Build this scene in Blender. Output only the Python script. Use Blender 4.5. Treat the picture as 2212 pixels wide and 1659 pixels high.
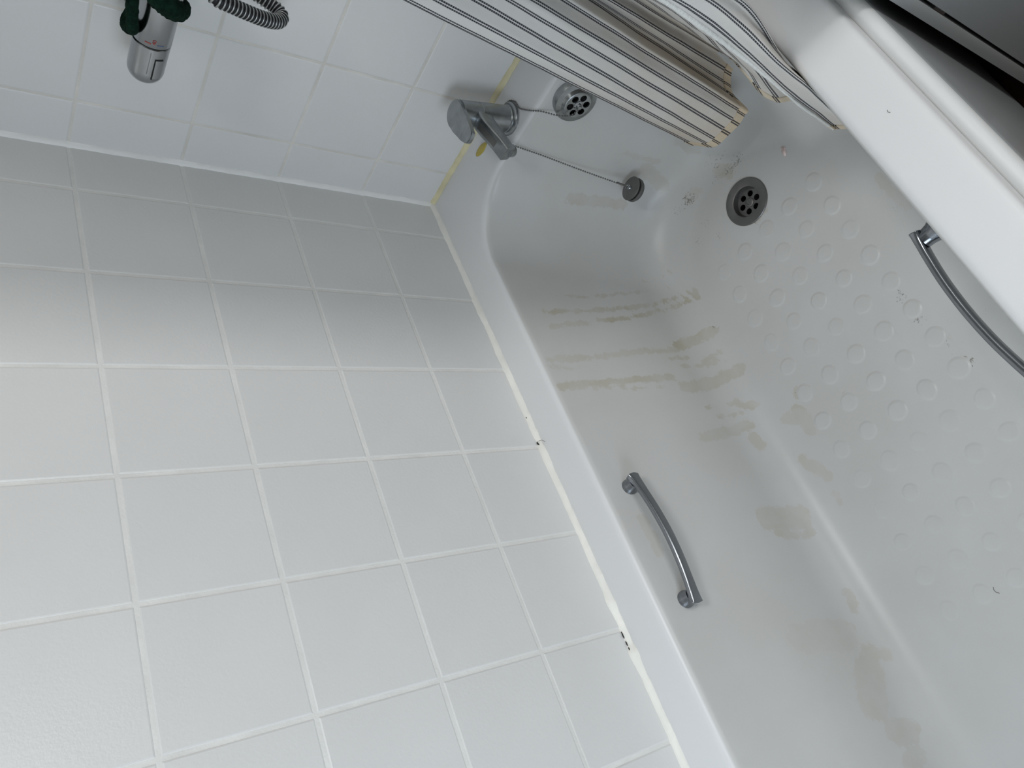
import bpy, bmesh, math, random
import numpy as np
from mathutils import Vector, Matrix, noise

for _o in list(bpy.data.objects):
    bpy.data.objects.remove(_o, do_unlink=True)
SC = bpy.context.scene
COL = SC.collection
random.seed(7)
Z0 = 0.56                      # the bath rim stands this high above the floor

# ------------------------------------------------------------------ camera
cam_data = bpy.data.cameras.new('camera')
cam_data.sensor_fit = 'HORIZONTAL'
cam_data.sensor_width = 36.0
cam_data.lens = 1672.13 / 2212.0 * 36.0
cam_data.clip_start = 0.01
cam = bpy.data.objects.new('camera', cam_data)
COL.objects.link(cam)
_right = Vector((0.36326374, 0.49693294, -0.78809714))
_down = Vector((0.80898592, -0.58782375, 0.00224118))
_fwd = Vector((-0.46214850, -0.63837363, -0.61554681))
_m = Matrix.Identity(4)
for _i in range(3):
    _m[_i][0] = _right[_i]
    _m[_i][1] = -_down[_i]
    _m[_i][2] = -_fwd[_i]
_m.translation = Vector((1.00317413, 0.80797308, 0.78100479 + Z0))
cam.matrix_world = _m
SC.camera = cam

# ------------------------------------------------------------------ light
SC.view_settings.view_transform = 'Standard'
SC.view_settings.look = 'None'
SC.view_settings.gamma = 1.0
SC.view_settings.use_curve_mapping = False
SC.view_settings.exposure = 0.08
world = bpy.data.worlds.new('daylight')
SC.world = world
world.use_nodes = True
_bg = world.node_tree.nodes['Background']
_bg.inputs['Color'].default_value = (0.75, 0.86, 1.0, 1)
_bg.inputs['Strength'].default_value = 1.0

def area_light(name, loc, target, sx, sy, power, color):
    ld = bpy.data.lights.new(name, 'AREA')
    ld.shape = 'RECTANGLE'
    ld.size, ld.size_y = sx, sy
    ld.energy = power
    ld.color = color
    lo = bpy.data.objects.new(name, ld)
    COL.objects.link(lo)
    lo.location = loc
    lo.rotation_euler = (Vector(target) - Vector(loc)).to_track_quat('-Z', 'Y').to_euler()
    return lo

# daylight: a small window at the foot of the bath, a larger one in the wall behind the photographer, and a roof light
WIN_A = (0.12, 0.82, 0.78, 1.50)      # foot wall: y0, y1, z0, z1
WIN_B = (0.40, 0.82, 0.95, 1.95)      # near wall: x0, x1, z0, z1
SKY_L = (0.38, 0.82, 0.80, 1.28)      # roof light: x0, x1, y0, y1
RX, RY, RH = 1.76, 2.20, 2.40         # foot wall, near wall, ceiling height
area_light('foot_window_daylight', (RX - 0.004, 0.43, 1.10), (0, 0.43, 1.10), 0.58, 0.58, 5.6, (0.76, 0.88, 1.0))
area_light('near_window_daylight', (0.61, RY - 0.004, 1.45), (0.61, 0, 1.45), 0.38, 0.94, 9.8, (1.0, 1.0, 0.99))
area_light('roof_daylight', (0.60, 1.04, RH - 0.004), (0.60, 1.04, 0), 0.40, 0.44, 10.2, (1.0, 0.99, 0.955))

# ------------------------------------------------------------------ measured shapes (metres; z from the bath rim)
STAINS_AND_SHADE = [([(0.301, 0.0937, -0.0882), (0.3091, 0.1061, -0.1504), (0.3084, 0.1217, -0.2281), (0.306, 0.1303, -0.2712), (0.3093, 0.1521, -0.31)], 0.0041, 0.75),
 ([(0.2854, 0.134, -0.2812), (0.2841, 0.1488, -0.3027), (0.291, 0.1789, -0.3214)], 0.0058, 0.5),
 ([(0.3334, 0.0859, -0.0494), (0.339, 0.1032, -0.1358), (0.3405, 0.1183, -0.2112), (0.3386, 0.1267, -0.2533), (0.3365, 0.1424, -0.3005), (0.3385, 0.1711, -0.3232), (0.3519, 0.1903, -0.329)], 0.0061, 0.8),
 ([(0.3622, 0.105, -0.1448), (0.3622, 0.116, -0.1997), (0.358, 0.1246, -0.2426), (0.3529, 0.1406, -0.2978), (0.3579, 0.1658, -0.3213), (0.363, 0.1861, -0.3286)], 0.0056, 1),
 ([(0.3654, 0.0855, -0.0471), (0.3614, 0.0931, -0.0851), (0.3654, 0.1007, -0.1229)], 0.0062, 0.45),
 ([(0.4288, 0.0798, -0.0188), (0.4322, 0.0889, -0.0639), (0.4355, 0.0977, -0.1083), (0.4341, 0.1162, -0.2008), (0.4394, 0.1291, -0.2653)], 0.0076, 0.5),
 ([(0.4324, 0.1311, -0.275), (0.4294, 0.1466, -0.3057), (0.4327, 0.1727, -0.3247)], 0.0126, 0.95),
 ([(0.4421, 0.0775, -0.0085), (0.4503, 0.0857, -0.0484), (0.4493, 0.0954, -0.0966)], 0.0041, 0.6),
 ([(0.4555, 0.1245, -0.2422), (0.4607, 0.1324, -0.2801)], 0.0054, 0.6),
 ([(0.4744, 0.1438, -0.3024), (0.4722, 0.1664, -0.3217)], 0.007, 0.6),
 ([(0.4739, 0.1278, -0.2587), (0.4828, 0.1441, -0.3027), (0.4901, 0.1685, -0.3227)], 0.0059, 0.55),
 ([(0.4795, 0.0789, -0.0141), (0.4837, 0.091, -0.0747), (0.4867, 0.1054, -0.1465), (0.4927, 0.1207, -0.2233)], 0.0083, 0.75),
 ([(0.4869, 0.0791, -0.0153), (0.4939, 0.0948, -0.0936), (0.5065, 0.1083, -0.161), (0.5103, 0.1235, -0.237)], 0.0032, 0.6),
 ([(0.5158, 0.1239, -0.2391), (0.5184, 0.1344, -0.2857), (0.516, 0.1565, -0.3151), (0.5177, 0.1767, -0.3261)], 0.0134, 0.65),
 ([(0.56, 0.1282, -0.2607), (0.567, 0.1514, -0.3107)], 0.0058, 0.55),
 ([(0.5822, 0.1308, -0.2738), (0.5865, 0.1502, -0.3097)], 0.0057, 0.55),
 ([(0.6123, 0.1206, -0.2226), (0.611, 0.1298, -0.2688), (0.6106, 0.1489, -0.3084)], 0.0122, 0.4),
 ([(0.6334, 0.1465, -0.3057), (0.6518, 0.1486, -0.308)], 0.0113, 0.55),
 ([(0.9042, 0.1466, -0.3058), (0.9276, 0.146, -0.3051)], 0.0091, 0.5),
 ([(1.0105, 0.1308, -0.2736), (1.0437, 0.1264, -0.2516)], 0.0269, 0.36),
 ([(1.0878, 0.1283, -0.2612), (1.0941, 0.1324, -0.2798)], 0.0197, 0.42),
 ([(1.1232, 0.1309, -0.2741), (1.1284, 0.1264, -0.2516)], 0.0142, 0.34),
 ([(0.7901, 0.1272, -0.2557), (0.806, 0.1453, -0.3043)], 0.0095, 0.5),
 ([(0.7635, 0.1267, -0.2534), (0.7782, 0.1431, -0.3014)], 0.0225, 0.4),
 ([(0.9381, 0.1149, -0.1943), (0.9544, 0.1296, -0.2676)], 0.0247, 0.2),
 ([(0.9835, 0.1353, -0.2878), (0.9999, 0.1476, -0.3069)], 0.0105, 0.4),
 ([(0.6104, 0.2418, -0.33), (0.6158, 0.2412, -0.33)], 0.0099, 0.6),
 ([(0.637, 0.2257, -0.33), (0.6678, 0.229, -0.33)], 0.015, 0.35),
 ([(0.7032, 0.188, -0.329), (0.7429, 0.2085, -0.33)], 0.0113, 0.4),
 ([(0.7733, 0.2015, -0.33), (0.7843, 0.2025, -0.33)], 0.0074, 0.4),
 ([(0.5774, 0.157, -0.3156), (0.584, 0.1705, -0.3236)], 0.0086, 0.4),
 ([(0.6333, 0.1988, -0.3299), (0.6452, 0.2165, -0.33)], 0.01, 0.35),
 ([(0.1438, 0.1794, -0.1399), (0.1552, 0.1915, -0.1919), (0.1646, 0.2051, -0.2397)], 0.0114, 0.5),
 ([(0.1529, 0.2777, -0.2441), (0.1666, 0.2623, -0.2918)], 0.0152, 0.45),
 ([(0.167, 0.3488, -0.2952), (0.1565, 0.3523, -0.2624)], 0.0147, 0.35),
 ([(0.4428, 0.5347, -0.3186), (0.5053, 0.5396, -0.3151)], 0.0105, 0.4),
 ([(0.1415, 0.2913, -0.1871), (0.155, 0.2978, -0.2546)], 0.0074, 0.3),
 ([(0.7168, 0.0849, -0.0444), (0.7676, 0.085, -0.0446)], 0.0105, 0.35),  # faint shadow behind the far handle's bar, put into the colour
 ([(0.3189, 0.3349, -0.33), (0.3368, 0.3505, -0.33), (0.336, 0.371, -0.33)], 0.0065, 0.5),
 ([(0.2871, 0.3157, -0.33), (0.3113, 0.3195, -0.33)], 0.0053, 0.5),
 ([(0.68, 0.4586, -0.33), (0.6831, 0.4699, -0.33)], 0.0048, 0.5),
 ([(0.7175, 0.4581, -0.33), (0.7294, 0.4626, -0.33)], 0.0078, 0.35),
 ([(0.2134, 0.349, -0.3285), (0.2332, 0.3593, -0.33)], 0.0135, 0.45),
 ([(0.2081, 0.2755, -0.3234), (0.2128, 0.2927, -0.3262)], 0.0126, 0.35)]
GRIME = [((0.1987, 0.373, -0.3236), 0.0086), ((0.2297, 0.379, -0.3299), 0.0114), ((0.2282, 0.3587, -0.33), 0.0114), ((0.2237, 0.3314, -0.3297), 0.0103), ((0.1987, 0.3465, -0.3237), 0.0171), ((0.2061, 0.2818, -0.3234), 0.0143), ((0.2108, 0.244, -0.3195), 0.0143), ((0.2125, 0.2715, -0.3242), 0.0114), ((0.2676, 0.2722, -0.33), 0.0143), ((0.2813, 0.2437, -0.33), 0.0114), ((0.3052, 0.2807, -0.33), 0.0086), ((0.2239, 0.3923, -0.3292), 0.0086), ((0.604, 0.4517, -0.33), 0.0114), ((0.6369, 0.4538, -0.33), 0.0128), ((0.6841, 0.4637, -0.33), 0.0103), ((0.7201, 0.4615, -0.33), 0.0143), ((0.4912, 0.526, -0.3234), 0.0114), ((0.7259, 0.4729, -0.33), 0.0071), ((0.4284, 0.1801, -0.3272), 0.0114), ((0.6598, 0.3017, -0.33), 0.0086), ((0.6136, 0.2411, -0.33), 0.0114), ((0.584, 0.5267, -0.3231), 0.0057), ((0.3546, 0.4, -0.33), 0.0057), ((0.6871, 0.5273, -0.3228), 0.0057), ((0.3379, 0.3496, -0.33), 0.0114), ((0.3067, 0.191, -0.3265), 0.0086), ((0.5911, 0.4552, -0.33), 0.0071)]
FLAKE = (0.2856, 0.4506, -0.33)
HAIR = [(0.979, 0.322, -0.33), (0.9836, 0.3206, -0.33), (0.988, 0.3234, -0.33)]
CURTAIN = [(-1.6, [(0.1835, 0.5933, 1.45), (0.1741, 0.457, 0.35), (0.1684, 0.3833, -0.24)]),
 (-0.22, [(0.2185, 0.5833, 1.45), (0.2091, 0.447, 0.35), (0.1984, 0.3713, -0.24)]),
 (0, [(0.215, 0.585, 1.45), (0.2153, 0.452, 0.35), (0.2042, 0.3753, -0.24)]),
 (1, [(0.199, 0.5925, 1.45), (0.2165, 0.468, 0.35), (0.2351, 0.3977, -0.24)]),
 (2, [(0.183, 0.6, 1.45), (0.2068, 0.487, 0.35), (0.2424, 0.4124, -0.24)]),
 (3, [(0.167, 0.6075, 1.45), (0.2014, 0.504, 0.35), (0.2453, 0.4342, -0.24)]),
 (4, [(0.151, 0.615, 1.45), (0.1969, 0.516, 0.35), (0.247, 0.4537, -0.24)]),
 (5, [(0.135, 0.6225, 1.45), (0.1636, 0.527, 0.35), (0.2426, 0.4679, -0.24)]),
 (5.4, [(0.1286, 0.6255, 1.45), (0.1594, 0.531, 0.35), (0.2414, 0.474, -0.24)]),
 (6, [(0.119, 0.63, 1.45), (0.1163, 0.536, 0.35), (0.2025, 0.4708, -0.24)]),
 (7, [(0.103, 0.6375, 1.45), (0.1363, 0.541, 0.35), (0.1853, 0.4769, -0.24)]),
 (8, [(0.087, 0.645, 1.45), (0.1647, 0.547, 0.35), (0.1708, 0.4896, -0.24)]),
 (9, [(0.071, 0.6525, 1.45), (0.1402, 0.556, 0.35), (0.165, 0.5067, -0.24)]),
 (11, [(0.22, 0.635, 1.45), (0.3607, 0.6, 0.1216), (0.3601, 0.592, 0.0922), (0.3449, 0.586, 0.0501), (0.3441, 0.577, 0.0209), (0.3125, 0.56, -0.059), (0.2975, 0.548, -0.0988)]),
 (12, [(0.25, 0.635, 1.45), (0.3741, 0.61, 0.1198), (0.3593, 0.586, 0.0347), (0.3278, 0.56, -0.0759), (0.3324, 0.541, -0.1251)]),
 (13, [(0.27, 0.635, 1.45), (0.3715, 0.608, 0.068), (0.3553, 0.578, -0.0404), (0.3351, 0.541, -0.1593)]),
 (13.8, [(0.29, 0.635, 1.45), (0.3846, 0.616, 0.0706), (0.361, 0.588, -0.0534), (0.3308, 0.55, -0.1877)]),
 (15, [(0.33, 0.645, 1.45), (0.4233, 0.655, 0.1285), (0.4273, 0.645, 0.0906), (0.4306, 0.632, 0.0513), (0.4246, 0.619, 0.0104), (0.4, 0.602, -0.08), (0.39, 0.586, -0.17)]),
 (16, [(0.35, 0.645, 1.45), (0.4176, 0.652, 0.1264), (0.413, 0.645, 0.0912), (0.4284, 0.634, 0.0636), (0.4299, 0.617, 0.0055), (0.408, 0.602, -0.08), (0.398, 0.585, -0.17)]),
 (17, [(0.36, 0.64, 1.45), (0.423, 0.643, 0.1638), (0.4333, 0.634, 0.0972), (0.4538, 0.626, 0.0597), (0.4565, 0.616, -0.012), (0.452, 0.602, -0.08), (0.435, 0.585, -0.17)]),
 (18, [(0.37, 0.635, 1.45), (0.4192, 0.63, 0.1952), (0.4195, 0.622, 0.1292), (0.4201, 0.614, 0.0785), (0.4364, 0.597, -0.0121), (0.4143, 0.568, -0.1874)]),
 (18.6, [(0.38, 0.63, 1.45), (0.4138, 0.622, 0.2088), (0.4166, 0.616, 0.1714), (0.4173, 0.611, 0.1303), (0.4185, 0.603, 0.0672), (0.4229, 0.596, 0.0199), (0.4341, 0.585, -0.0487), (0.42, 0.566, -0.1729)])]
OVER = (0.125, 0.3426, -0.0519)

# ------------------------------------------------------------------ helpers
def W(p):
    return Vector((p[0], p[1], p[2] + Z0))

def link(o, parent=None):
    COL.objects.link(o)
    if parent is not None:
        o.parent = parent
        o.matrix_parent_inverse = Matrix.Translation(-parent.location)
    return o

def tag(o, label=None, cat=None, group=None, kind=None):
    if label: o['label'] = label
    if cat: o['category'] = cat
    if group: o['group'] = group
    if kind: o['kind'] = kind
    return o

def empty(name, loc, label, cat, group=None):
    o = bpy.data.objects.new(name, None)
    o.empty_display_size = 0.05
    o.location = loc
    COL.objects.link(o)
    bpy.context.view_layer.update()
    return tag(o, label, cat, group)

def mesh_obj(name, verts, faces, mats, parent=None, smooth=True, fmat=None):
    me = bpy.data.meshes.new(name)
    me.from_pydata([tuple(v) for v in verts], [], faces)
    for m in (mats if isinstance(mats, (list, tuple)) else [mats]):
        me.materials.append(m)
    if fmat is not None:
        me.polygons.foreach_set('material_index', fmat)
    me.polygons.foreach_set('use_smooth', [smooth] * len(me.polygons))
    me.update()
    return link(bpy.data.objects.new(name, me), parent)

def bm_obj(name, bm, mat, parent=None, smooth=True, sharp=35):
    me = bpy.data.meshes.new(name)
    bmesh.ops.recalc_face_normals(bm, faces=bm.faces)
    bm.to_mesh(me)
    bm.free()
    for m in (mat if isinstance(mat, (list, tuple)) else [mat]):
        me.materials.append(m)
    me.polygons.foreach_set('use_smooth', [smooth] * len(me.polygons))
    if smooth and sharp:
        me.set_sharp_from_angle(angle=math.radians(sharp))
    me.update()
    return link(bpy.data.objects.new(name, me), parent)

def add_box(bm, x0, x1, y0, y1, z0, z1, bev=0.0, seg=2):
    vs = [bm.verts.new((x, y, z)) for x in (x0, x1) for y in (y0, y1) for z in (z0, z1)]
    fs = [(0, 1, 3, 2), (4, 6, 7, 5), (0, 4, 5, 1), (2, 3, 7, 6), (0, 2, 6, 4), (1, 5, 7, 3)]
    ff = [bm.faces.new([vs[i] for i in f]) for f in fs]
    if bev:
        es = set(e for f in ff for e in f.edges)
        bmesh.ops.bevel(bm, geom=list(es), offset=bev, segments=seg, affect='EDGES', profile=0.5)
    return ff

def frame_for(axis, hint=(0, 0, 1)):
    a = Vector(axis).normalized()
    h = Vector(hint)
    if abs(a.dot(h.normalized())) > 0.95:
        h = Vector((1, 0, 0))
    u = (h - a * a.dot(h)).normalized()
    return a, u, a.cross(u)

def add_lathe(bm, origin, axis, prof, n=40, hint=(0, 0, 1), cap0=True, cap1=True):
    """prof = list of (radius, distance along the axis)"""
    a, u, v = frame_for(axis, hint)
    o = Vector(origin)
    rings = []
    for r, d in prof:
        if r < 1e-6:
            rings.append([bm.verts.new(o + a * d)])
        else:
            rings.append([bm.verts.new(o + a * d + (u * math.cos(2 * math.pi * k / n) + v * math.sin(2 * math.pi * k / n)) * r) for k in range(n)])
    for A, B in zip(rings[:-1], rings[1:]):
        if len(A) == 1 and len(B) == 1:
            continue
        for k in range(n):
            k2 = (k + 1) % n
            if len(A) == 1:
                bm.faces.new((A[0], B[k2], B[k]))
            elif len(B) == 1:
                bm.faces.new((A[k], A[k2], B[0]))
            else:
                bm.faces.new((A[k], A[k2], B[k2], B[k]))
    if cap0 and len(rings[0]) > 2:
        bm.faces.new(rings[0][::-1])
    if cap1 and len(rings[-1]) > 2:
        bm.faces.new(rings[-1])

def catmull(pts, n):
    P = [Vector(p) for p in pts]
    P = [P[0] * 2 - P[1]] + P + [P[-1] * 2 - P[-2]]
    out = []
    for i in range(1, len(P) - 2):
        for k in range(n):
            t = k / n
            a, b, c, d = P[i - 1], P[i], P[i + 1], P[i + 2]
            out.append(0.5 * ((2 * b) + (c - a) * t + (2 * a - 5 * b + 4 * c - d) * t * t + (3 * b - a - 3 * c + d) * t ** 3))
    out.append(P[-2].copy())
    return out

def add_sweep(bm, path, section, hint=(0, 0, 1), caps=True, scale=None):
    """section(i, t) -> list of 2D points; swept along path with a steady up vector"""
    n = len(path)
    rings = []
    for i, p in enumerate(path):
        t = (path[min(i + 1, n - 1)] - path[max(i - 1, 0)])
        a, u, v = frame_for(t, hint)
        rings.append([bm.verts.new(p + u * q[0] + v * q[1]) for q in section(i, i / (n - 1))])
    m = len(rings[0])
    for A, B in zip(rings[:-1], rings[1:]):
        for k in range(m):
            bm.faces.new((A[k], A[(k + 1) % m], B[(k + 1) % m], B[k]))
    if caps:
        bm.faces.new(rings[0][::-1])
        bm.faces.new(rings[-1])
    return rings

def circle2(r, n):
    return [(r * math.cos(2 * math.pi * k / n), r * math.sin(2 * math.pi * k / n)) for k in range(n)]

def rrect2(w, h, r, n=4):
    out = []
    for cx, cy, a0 in ((w / 2 - r, h / 2 - r, 0), (-w / 2 + r, h / 2 - r, 90), (-w / 2 + r, -h / 2 + r, 180), (w / 2 - r, -h / 2 + r, 270)):
        for k in range(n + 1):
            a = math.radians(a0 + 90 * k / n)
            out.append((cx + r * math.cos(a), cy + r * math.sin(a)))
    return out

# ------------------------------------------------------------------ materials
def new_mat(name):
    m = bpy.data.materials.new(name)
    m.use_nodes = True
    nt = m.node_tree
    return m, nt, nt.nodes['Principled BSDF']

def node(nt, t, **kw):
    n = nt.nodes.new(t)
    for k, v in kw.items():
        setattr(n, k, v)
    return n

def plain(name, col, rough=0.5, metal=0.0, spec=0.5, bump=0.0, bscale=60, var=0.0, vscale=8.0):
    m, nt, p = new_mat(name)
    p.inputs['Base Color'].default_value = (*col, 1)
    p.inputs['Roughness'].default_value = rough
    p.inputs['Metallic'].default_value = metal
    p.inputs['Specular IOR Level'].default_value = spec
    tc = node(nt, 'ShaderNodeTexCoord')
    if var:
        nz = node(nt, 'ShaderNodeTexNoise')
        nz.inputs['Scale'].default_value = vscale
        nz.inputs['Detail'].default_value = 5
        nt.links.new(tc.outputs['Object'], nz.inputs['Vector'])
        rp = node(nt, 'ShaderNodeValToRGB')
        rp.color_ramp.elements[0].position = 0.3
        rp.color_ramp.elements[1].position = 0.7
        rp.color_ramp.elements[0].color = (*[c * (1 - var) for c in col], 1)
        rp.color_ramp.elements[1].color = (*[min(1, c * (1 + var)) for c in col], 1)
        nt.links.new(nz.outputs['Fac'], rp.inputs['Fac'])
        nt.links.new(rp.outputs['Color'], p.inputs['Base Color'])
    if bump:
        nb = node(nt, 'ShaderNodeTexNoise')
        nb.inputs['Scale'].default_value = bscale
        nb.inputs['Detail'].default_value = 3
        nt.links.new(tc.outputs['Object'], nb.inputs['Vector'])
        b = node(nt, 'ShaderNodeBump')
        b.inputs['Strength'].default_value = bump
        b.inputs['Distance'].default_value = 0.002
        nt.links.new(nb.outputs['Fac'], b.inputs['Height'])
        nt.links.new(b.outputs['Normal'], p.inputs['Normal'])
    return m

M = {}
M['tile'] = plain('glazed_white_tile', (0.755, 0.755, 0.745), 0.33, bump=0.10, bscale=220, var=0.02, vscale=5)
M['grout'] = plain('white_grout', (0.80, 0.80, 0.775), 0.85, bump=0.25, bscale=300, var=0.06, vscale=25)
M['grout_cream'] = plain('cream_grout', (0.74, 0.715, 0.66), 0.85, bump=0.25, bscale=300, var=0.10, vscale=18)
M['sealant'] = plain('white_sealant', (0.88, 0.87, 0.81), 0.45, bump=0.2, bscale=120, var=0.06, vscale=20)
M['corner_sealant'] = plain('white_corner_sealant', (0.92, 0.92, 0.90), 0.5, bump=0.2, bscale=120, var=0.03, vscale=20)
M['sealant_cream'] = plain('yellowed_sealant', (0.72, 0.66, 0.43), 0.45, bump=0.2, bscale=120, var=0.10, vscale=30)
M['plaster'] = plain('white_paint', (0.80, 0.80, 0.79), 0.7, bump=0.1, bscale=80)
M['room_paint'] = plain('blue_grey_paint', (0.22, 0.22, 0.215), 0.7, bump=0.1, bscale=80)
M['wood_floor'] = plain('brown_floor', (0.085, 0.045, 0.026), 0.45, var=0.35, vscale=14)
M['chrome'] = plain('chrome', (0.40, 0.415, 0.43), 0.17, metal=1.0, var=0.05, vscale=40)
M['chrome_dull'] = plain('water_spotted_chrome', (0.36, 0.38, 0.39), 0.30, metal=1.0, var=0.16, vscale=60, bump=0.03, bscale=150)
M['steel_grey'] = plain('grey_waste_metal', (0.20, 0.195, 0.19), 0.42, metal=0.85, var=0.08, vscale=60)
M['chrome_handle'] = plain('brushed_chrome_handle', (0.25, 0.265, 0.285), 0.20, metal=1.0, var=0.06, vscale=40)
M['black'] = plain('black_hole', (0.004, 0.004, 0.005), 0.6)
M['rubber'] = plain('black_rubber', (0.012, 0.012, 0.012), 0.6)
M['grey_rubber'] = plain('grey_rubber', (0.12, 0.115, 0.11), 0.6)
M['hose_light'] = plain('hose_rib', (0.42, 0.43, 0.42), 0.30, metal=0.6)
M['hose_dark'] = plain('hose_groove', (0.004, 0.004, 0.008), 0.5)
M['terry'] = plain('dark_green_terry', (0.005, 0.020, 0.012), 0.95, spec=0.1, bump=1.0, bscale=500, var=0.5, vscale=120)
M['red_print'] = plain('red_print', (0.42, 0.07, 0.06), 0.5)
M['blue_print'] = plain('blue_print', (0.10, 0.16, 0.32), 0.5)
M['cabinet'] = plain('cabinet_white_shaded', (0.46, 0.48, 0.48), 0.4)  # white cabinet made greyer, its shade put into the colour
M['dark_gap'] = plain('dark_inside', (0.006, 0.006, 0.008), 0.8)
M['panel'] = plain('panel_acrylic_shaded', (0.47, 0.49, 0.50), 0.16)  # shade on the white panel face is put into this greyer colour
M['panel_lip'] = plain('panel_acrylic_lit', (0.76, 0.77, 0.77), 0.25)  # lit copy of the panel colour for its rounded top
M['blob'] = plain('yellow_blob', (0.50, 0.40, 0.08), 0.25, var=0.12, vscale=90)
M['flake'] = plain('pink_flake', (0.80, 0.66, 0.63), 0.6, var=0.1, vscale=200)
M['hair'] = plain('dark_hair', (0.16, 0.145, 0.135), 0.5)
M['mould'] = plain('black_mould', (0.02, 0.018, 0.016), 0.9)
M['alu'] = plain('window_frame_white', (0.8, 0.8, 0.8), 0.4)

def glass_mat():
    m, nt, p = new_mat('window_glass')
    p.inputs['Transmission Weight'].default_value = 1.0
    p.inputs['Roughness'].default_value = 0.35
    p.inputs['Base Color'].default_value = (0.95, 0.98, 1, 1)
    return m
M['glass'] = glass_mat()

def bath_mat():
    """white acrylic with dried brown runs, one painted handle shadow and specks of grime, stored on the mesh as distances"""
    m, nt, p = new_mat('white_acrylic_with_stains')
    L = nt.links.new
    tc = node(nt, 'ShaderNodeTexCoord')
    sd = node(nt, 'ShaderNodeAttribute', attribute_name='stain_shade_distance')
    sa = node(nt, 'ShaderNodeAttribute', attribute_name='stain_shade_amount')
    gr = node(nt, 'ShaderNodeAttribute', attribute_name='grime')
    n1 = node(nt, 'ShaderNodeTexNoise')
    n1.inputs['Scale'].default_value = 70
    n1.inputs['Detail'].default_value = 6
    n1.inputs['Roughness'].default_value = 0.65
    L(tc.outputs['Object'], n1.inputs['Vector'])
    # wobble the edge of each stain and shade mark
    ma = node(nt, 'ShaderNodeMath', operation='MULTIPLY_ADD')
    L(n1.outputs['Fac'], ma.inputs[0])
    ma.inputs[1].default_value = 0.026
    ma.inputs[2].default_value = -0.0145
    ad = node(nt, 'ShaderNodeMath', operation='ADD')
    L(sd.outputs['Fac'], ad.inputs[0])
    L(ma.outputs[0], ad.inputs[1])
    mr = node(nt, 'ShaderNodeMapRange')
    mr.inputs['From Min'].default_value = -0.0012
    mr.inputs['From Max'].default_value = 0.0018
    L(ad.outputs[0], mr.inputs['Value'])
    n2 = node(nt, 'ShaderNodeTexNoise')
    n2.inputs['Scale'].default_value = 28
    n2.inputs['Detail'].default_value = 4
    L(tc.outputs['Object'], n2.inputs['Vector'])
    mr2 = node(nt, 'ShaderNodeMapRange')
    mr2.inputs['From Min'].default_value = 0.25
    mr2.inputs['From Max'].default_value = 0.70
    mr2.inputs['To Min'].default_value = 0.25
    mr2.inputs['To Max'].default_value = 1.0
    L(n2.outputs['Fac'], mr2.inputs['Value'])
    mu = node(nt, 'ShaderNodeMath', operation='MULTIPLY')
    L(mr.outputs[0], mu.inputs[0])
    L(sa.outputs['Fac'], mu.inputs[1])
    mu2 = node(nt, 'ShaderNodeMath', operation='MULTIPLY')
    L(mu.outputs[0], mu2.inputs[0])
    L(mr2.outputs[0], mu2.inputs[1])
    mix = node(nt, 'ShaderNodeMix', data_type='RGBA')
    # faint overall dullness
    n3 = node(nt, 'ShaderNodeTexNoise')
    n3.inputs['Scale'].default_value = 6
    n3.inputs['Detail'].default_value = 4
    L(tc.outputs['Object'], n3.inputs['Vector'])
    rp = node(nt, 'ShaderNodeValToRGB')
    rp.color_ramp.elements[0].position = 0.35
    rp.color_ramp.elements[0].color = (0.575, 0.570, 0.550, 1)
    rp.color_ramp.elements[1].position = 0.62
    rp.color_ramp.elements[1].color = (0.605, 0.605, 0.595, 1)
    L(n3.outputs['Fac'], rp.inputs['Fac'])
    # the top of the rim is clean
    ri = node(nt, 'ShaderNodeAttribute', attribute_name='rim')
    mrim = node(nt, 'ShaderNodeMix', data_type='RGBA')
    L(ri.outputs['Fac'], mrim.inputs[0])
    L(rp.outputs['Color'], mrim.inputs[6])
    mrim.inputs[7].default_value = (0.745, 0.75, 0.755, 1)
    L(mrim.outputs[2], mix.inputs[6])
    mix.inputs[7].default_value = (0.47, 0.435, 0.345, 1)
    L(mu2.outputs[0], mix.inputs[0])
    # grime specks
    v1 = node(nt, 'ShaderNodeTexNoise')
    v1.inputs['Scale'].default_value = 260
    v1.inputs['Detail'].default_value = 4
    v1.inputs['Roughness'].default_value = 0.7
    L(tc.outputs['Object'], v1.inputs['Vector'])
    th = node(nt, 'ShaderNodeMath', operation='MULTIPLY_ADD')
    L(gr.outputs['Fac'], th.inputs[0])
    th.inputs[1].default_value = -0.19
    th.inputs[2].default_value = 0.735
    su = node(nt, 'ShaderNodeMath', operation='SUBTRACT')
    L(v1.outputs['Fac'], su.inputs[0])
    L(th.outputs[0], su.inputs[1])
    mr3 = node(nt, 'ShaderNodeMapRange')
    mr3.inputs['From Min'].default_value = 0.0
    mr3.inputs['From Max'].default_value = 0.05
    mr3.inputs['To Max'].default_value = 0.75
    L(su.outputs[0], mr3.inputs['Value'])
    mg = node(nt, 'ShaderNodeMath', operation='MULTIPLY')
    L(mr3.outputs[0], mg.inputs[0])
    cl = node(nt, 'ShaderNodeMath', operation='MINIMUM')
    L(gr.outputs['Fac'], cl.inputs[0])
    cl.inputs[1].default_value = 1.0
    L(cl.outputs[0], mg.inputs[1])
    mix2 = node(nt, 'ShaderNodeMix', data_type='RGBA')
    L(mg.outputs[0], mix2.inputs[0])
    L(mix.outputs[2], mix2.inputs[6])
    mix2.inputs[7].default_value = (0.17, 0.155, 0.13, 1)
    L(mix2.outputs[2], p.inputs['Base Color'])
    p.inputs['Roughness'].default_value = 0.34
    p.inputs['Specular IOR Level'].default_value = 0.4
    return m
M['bath'] = bath_mat()

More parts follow.
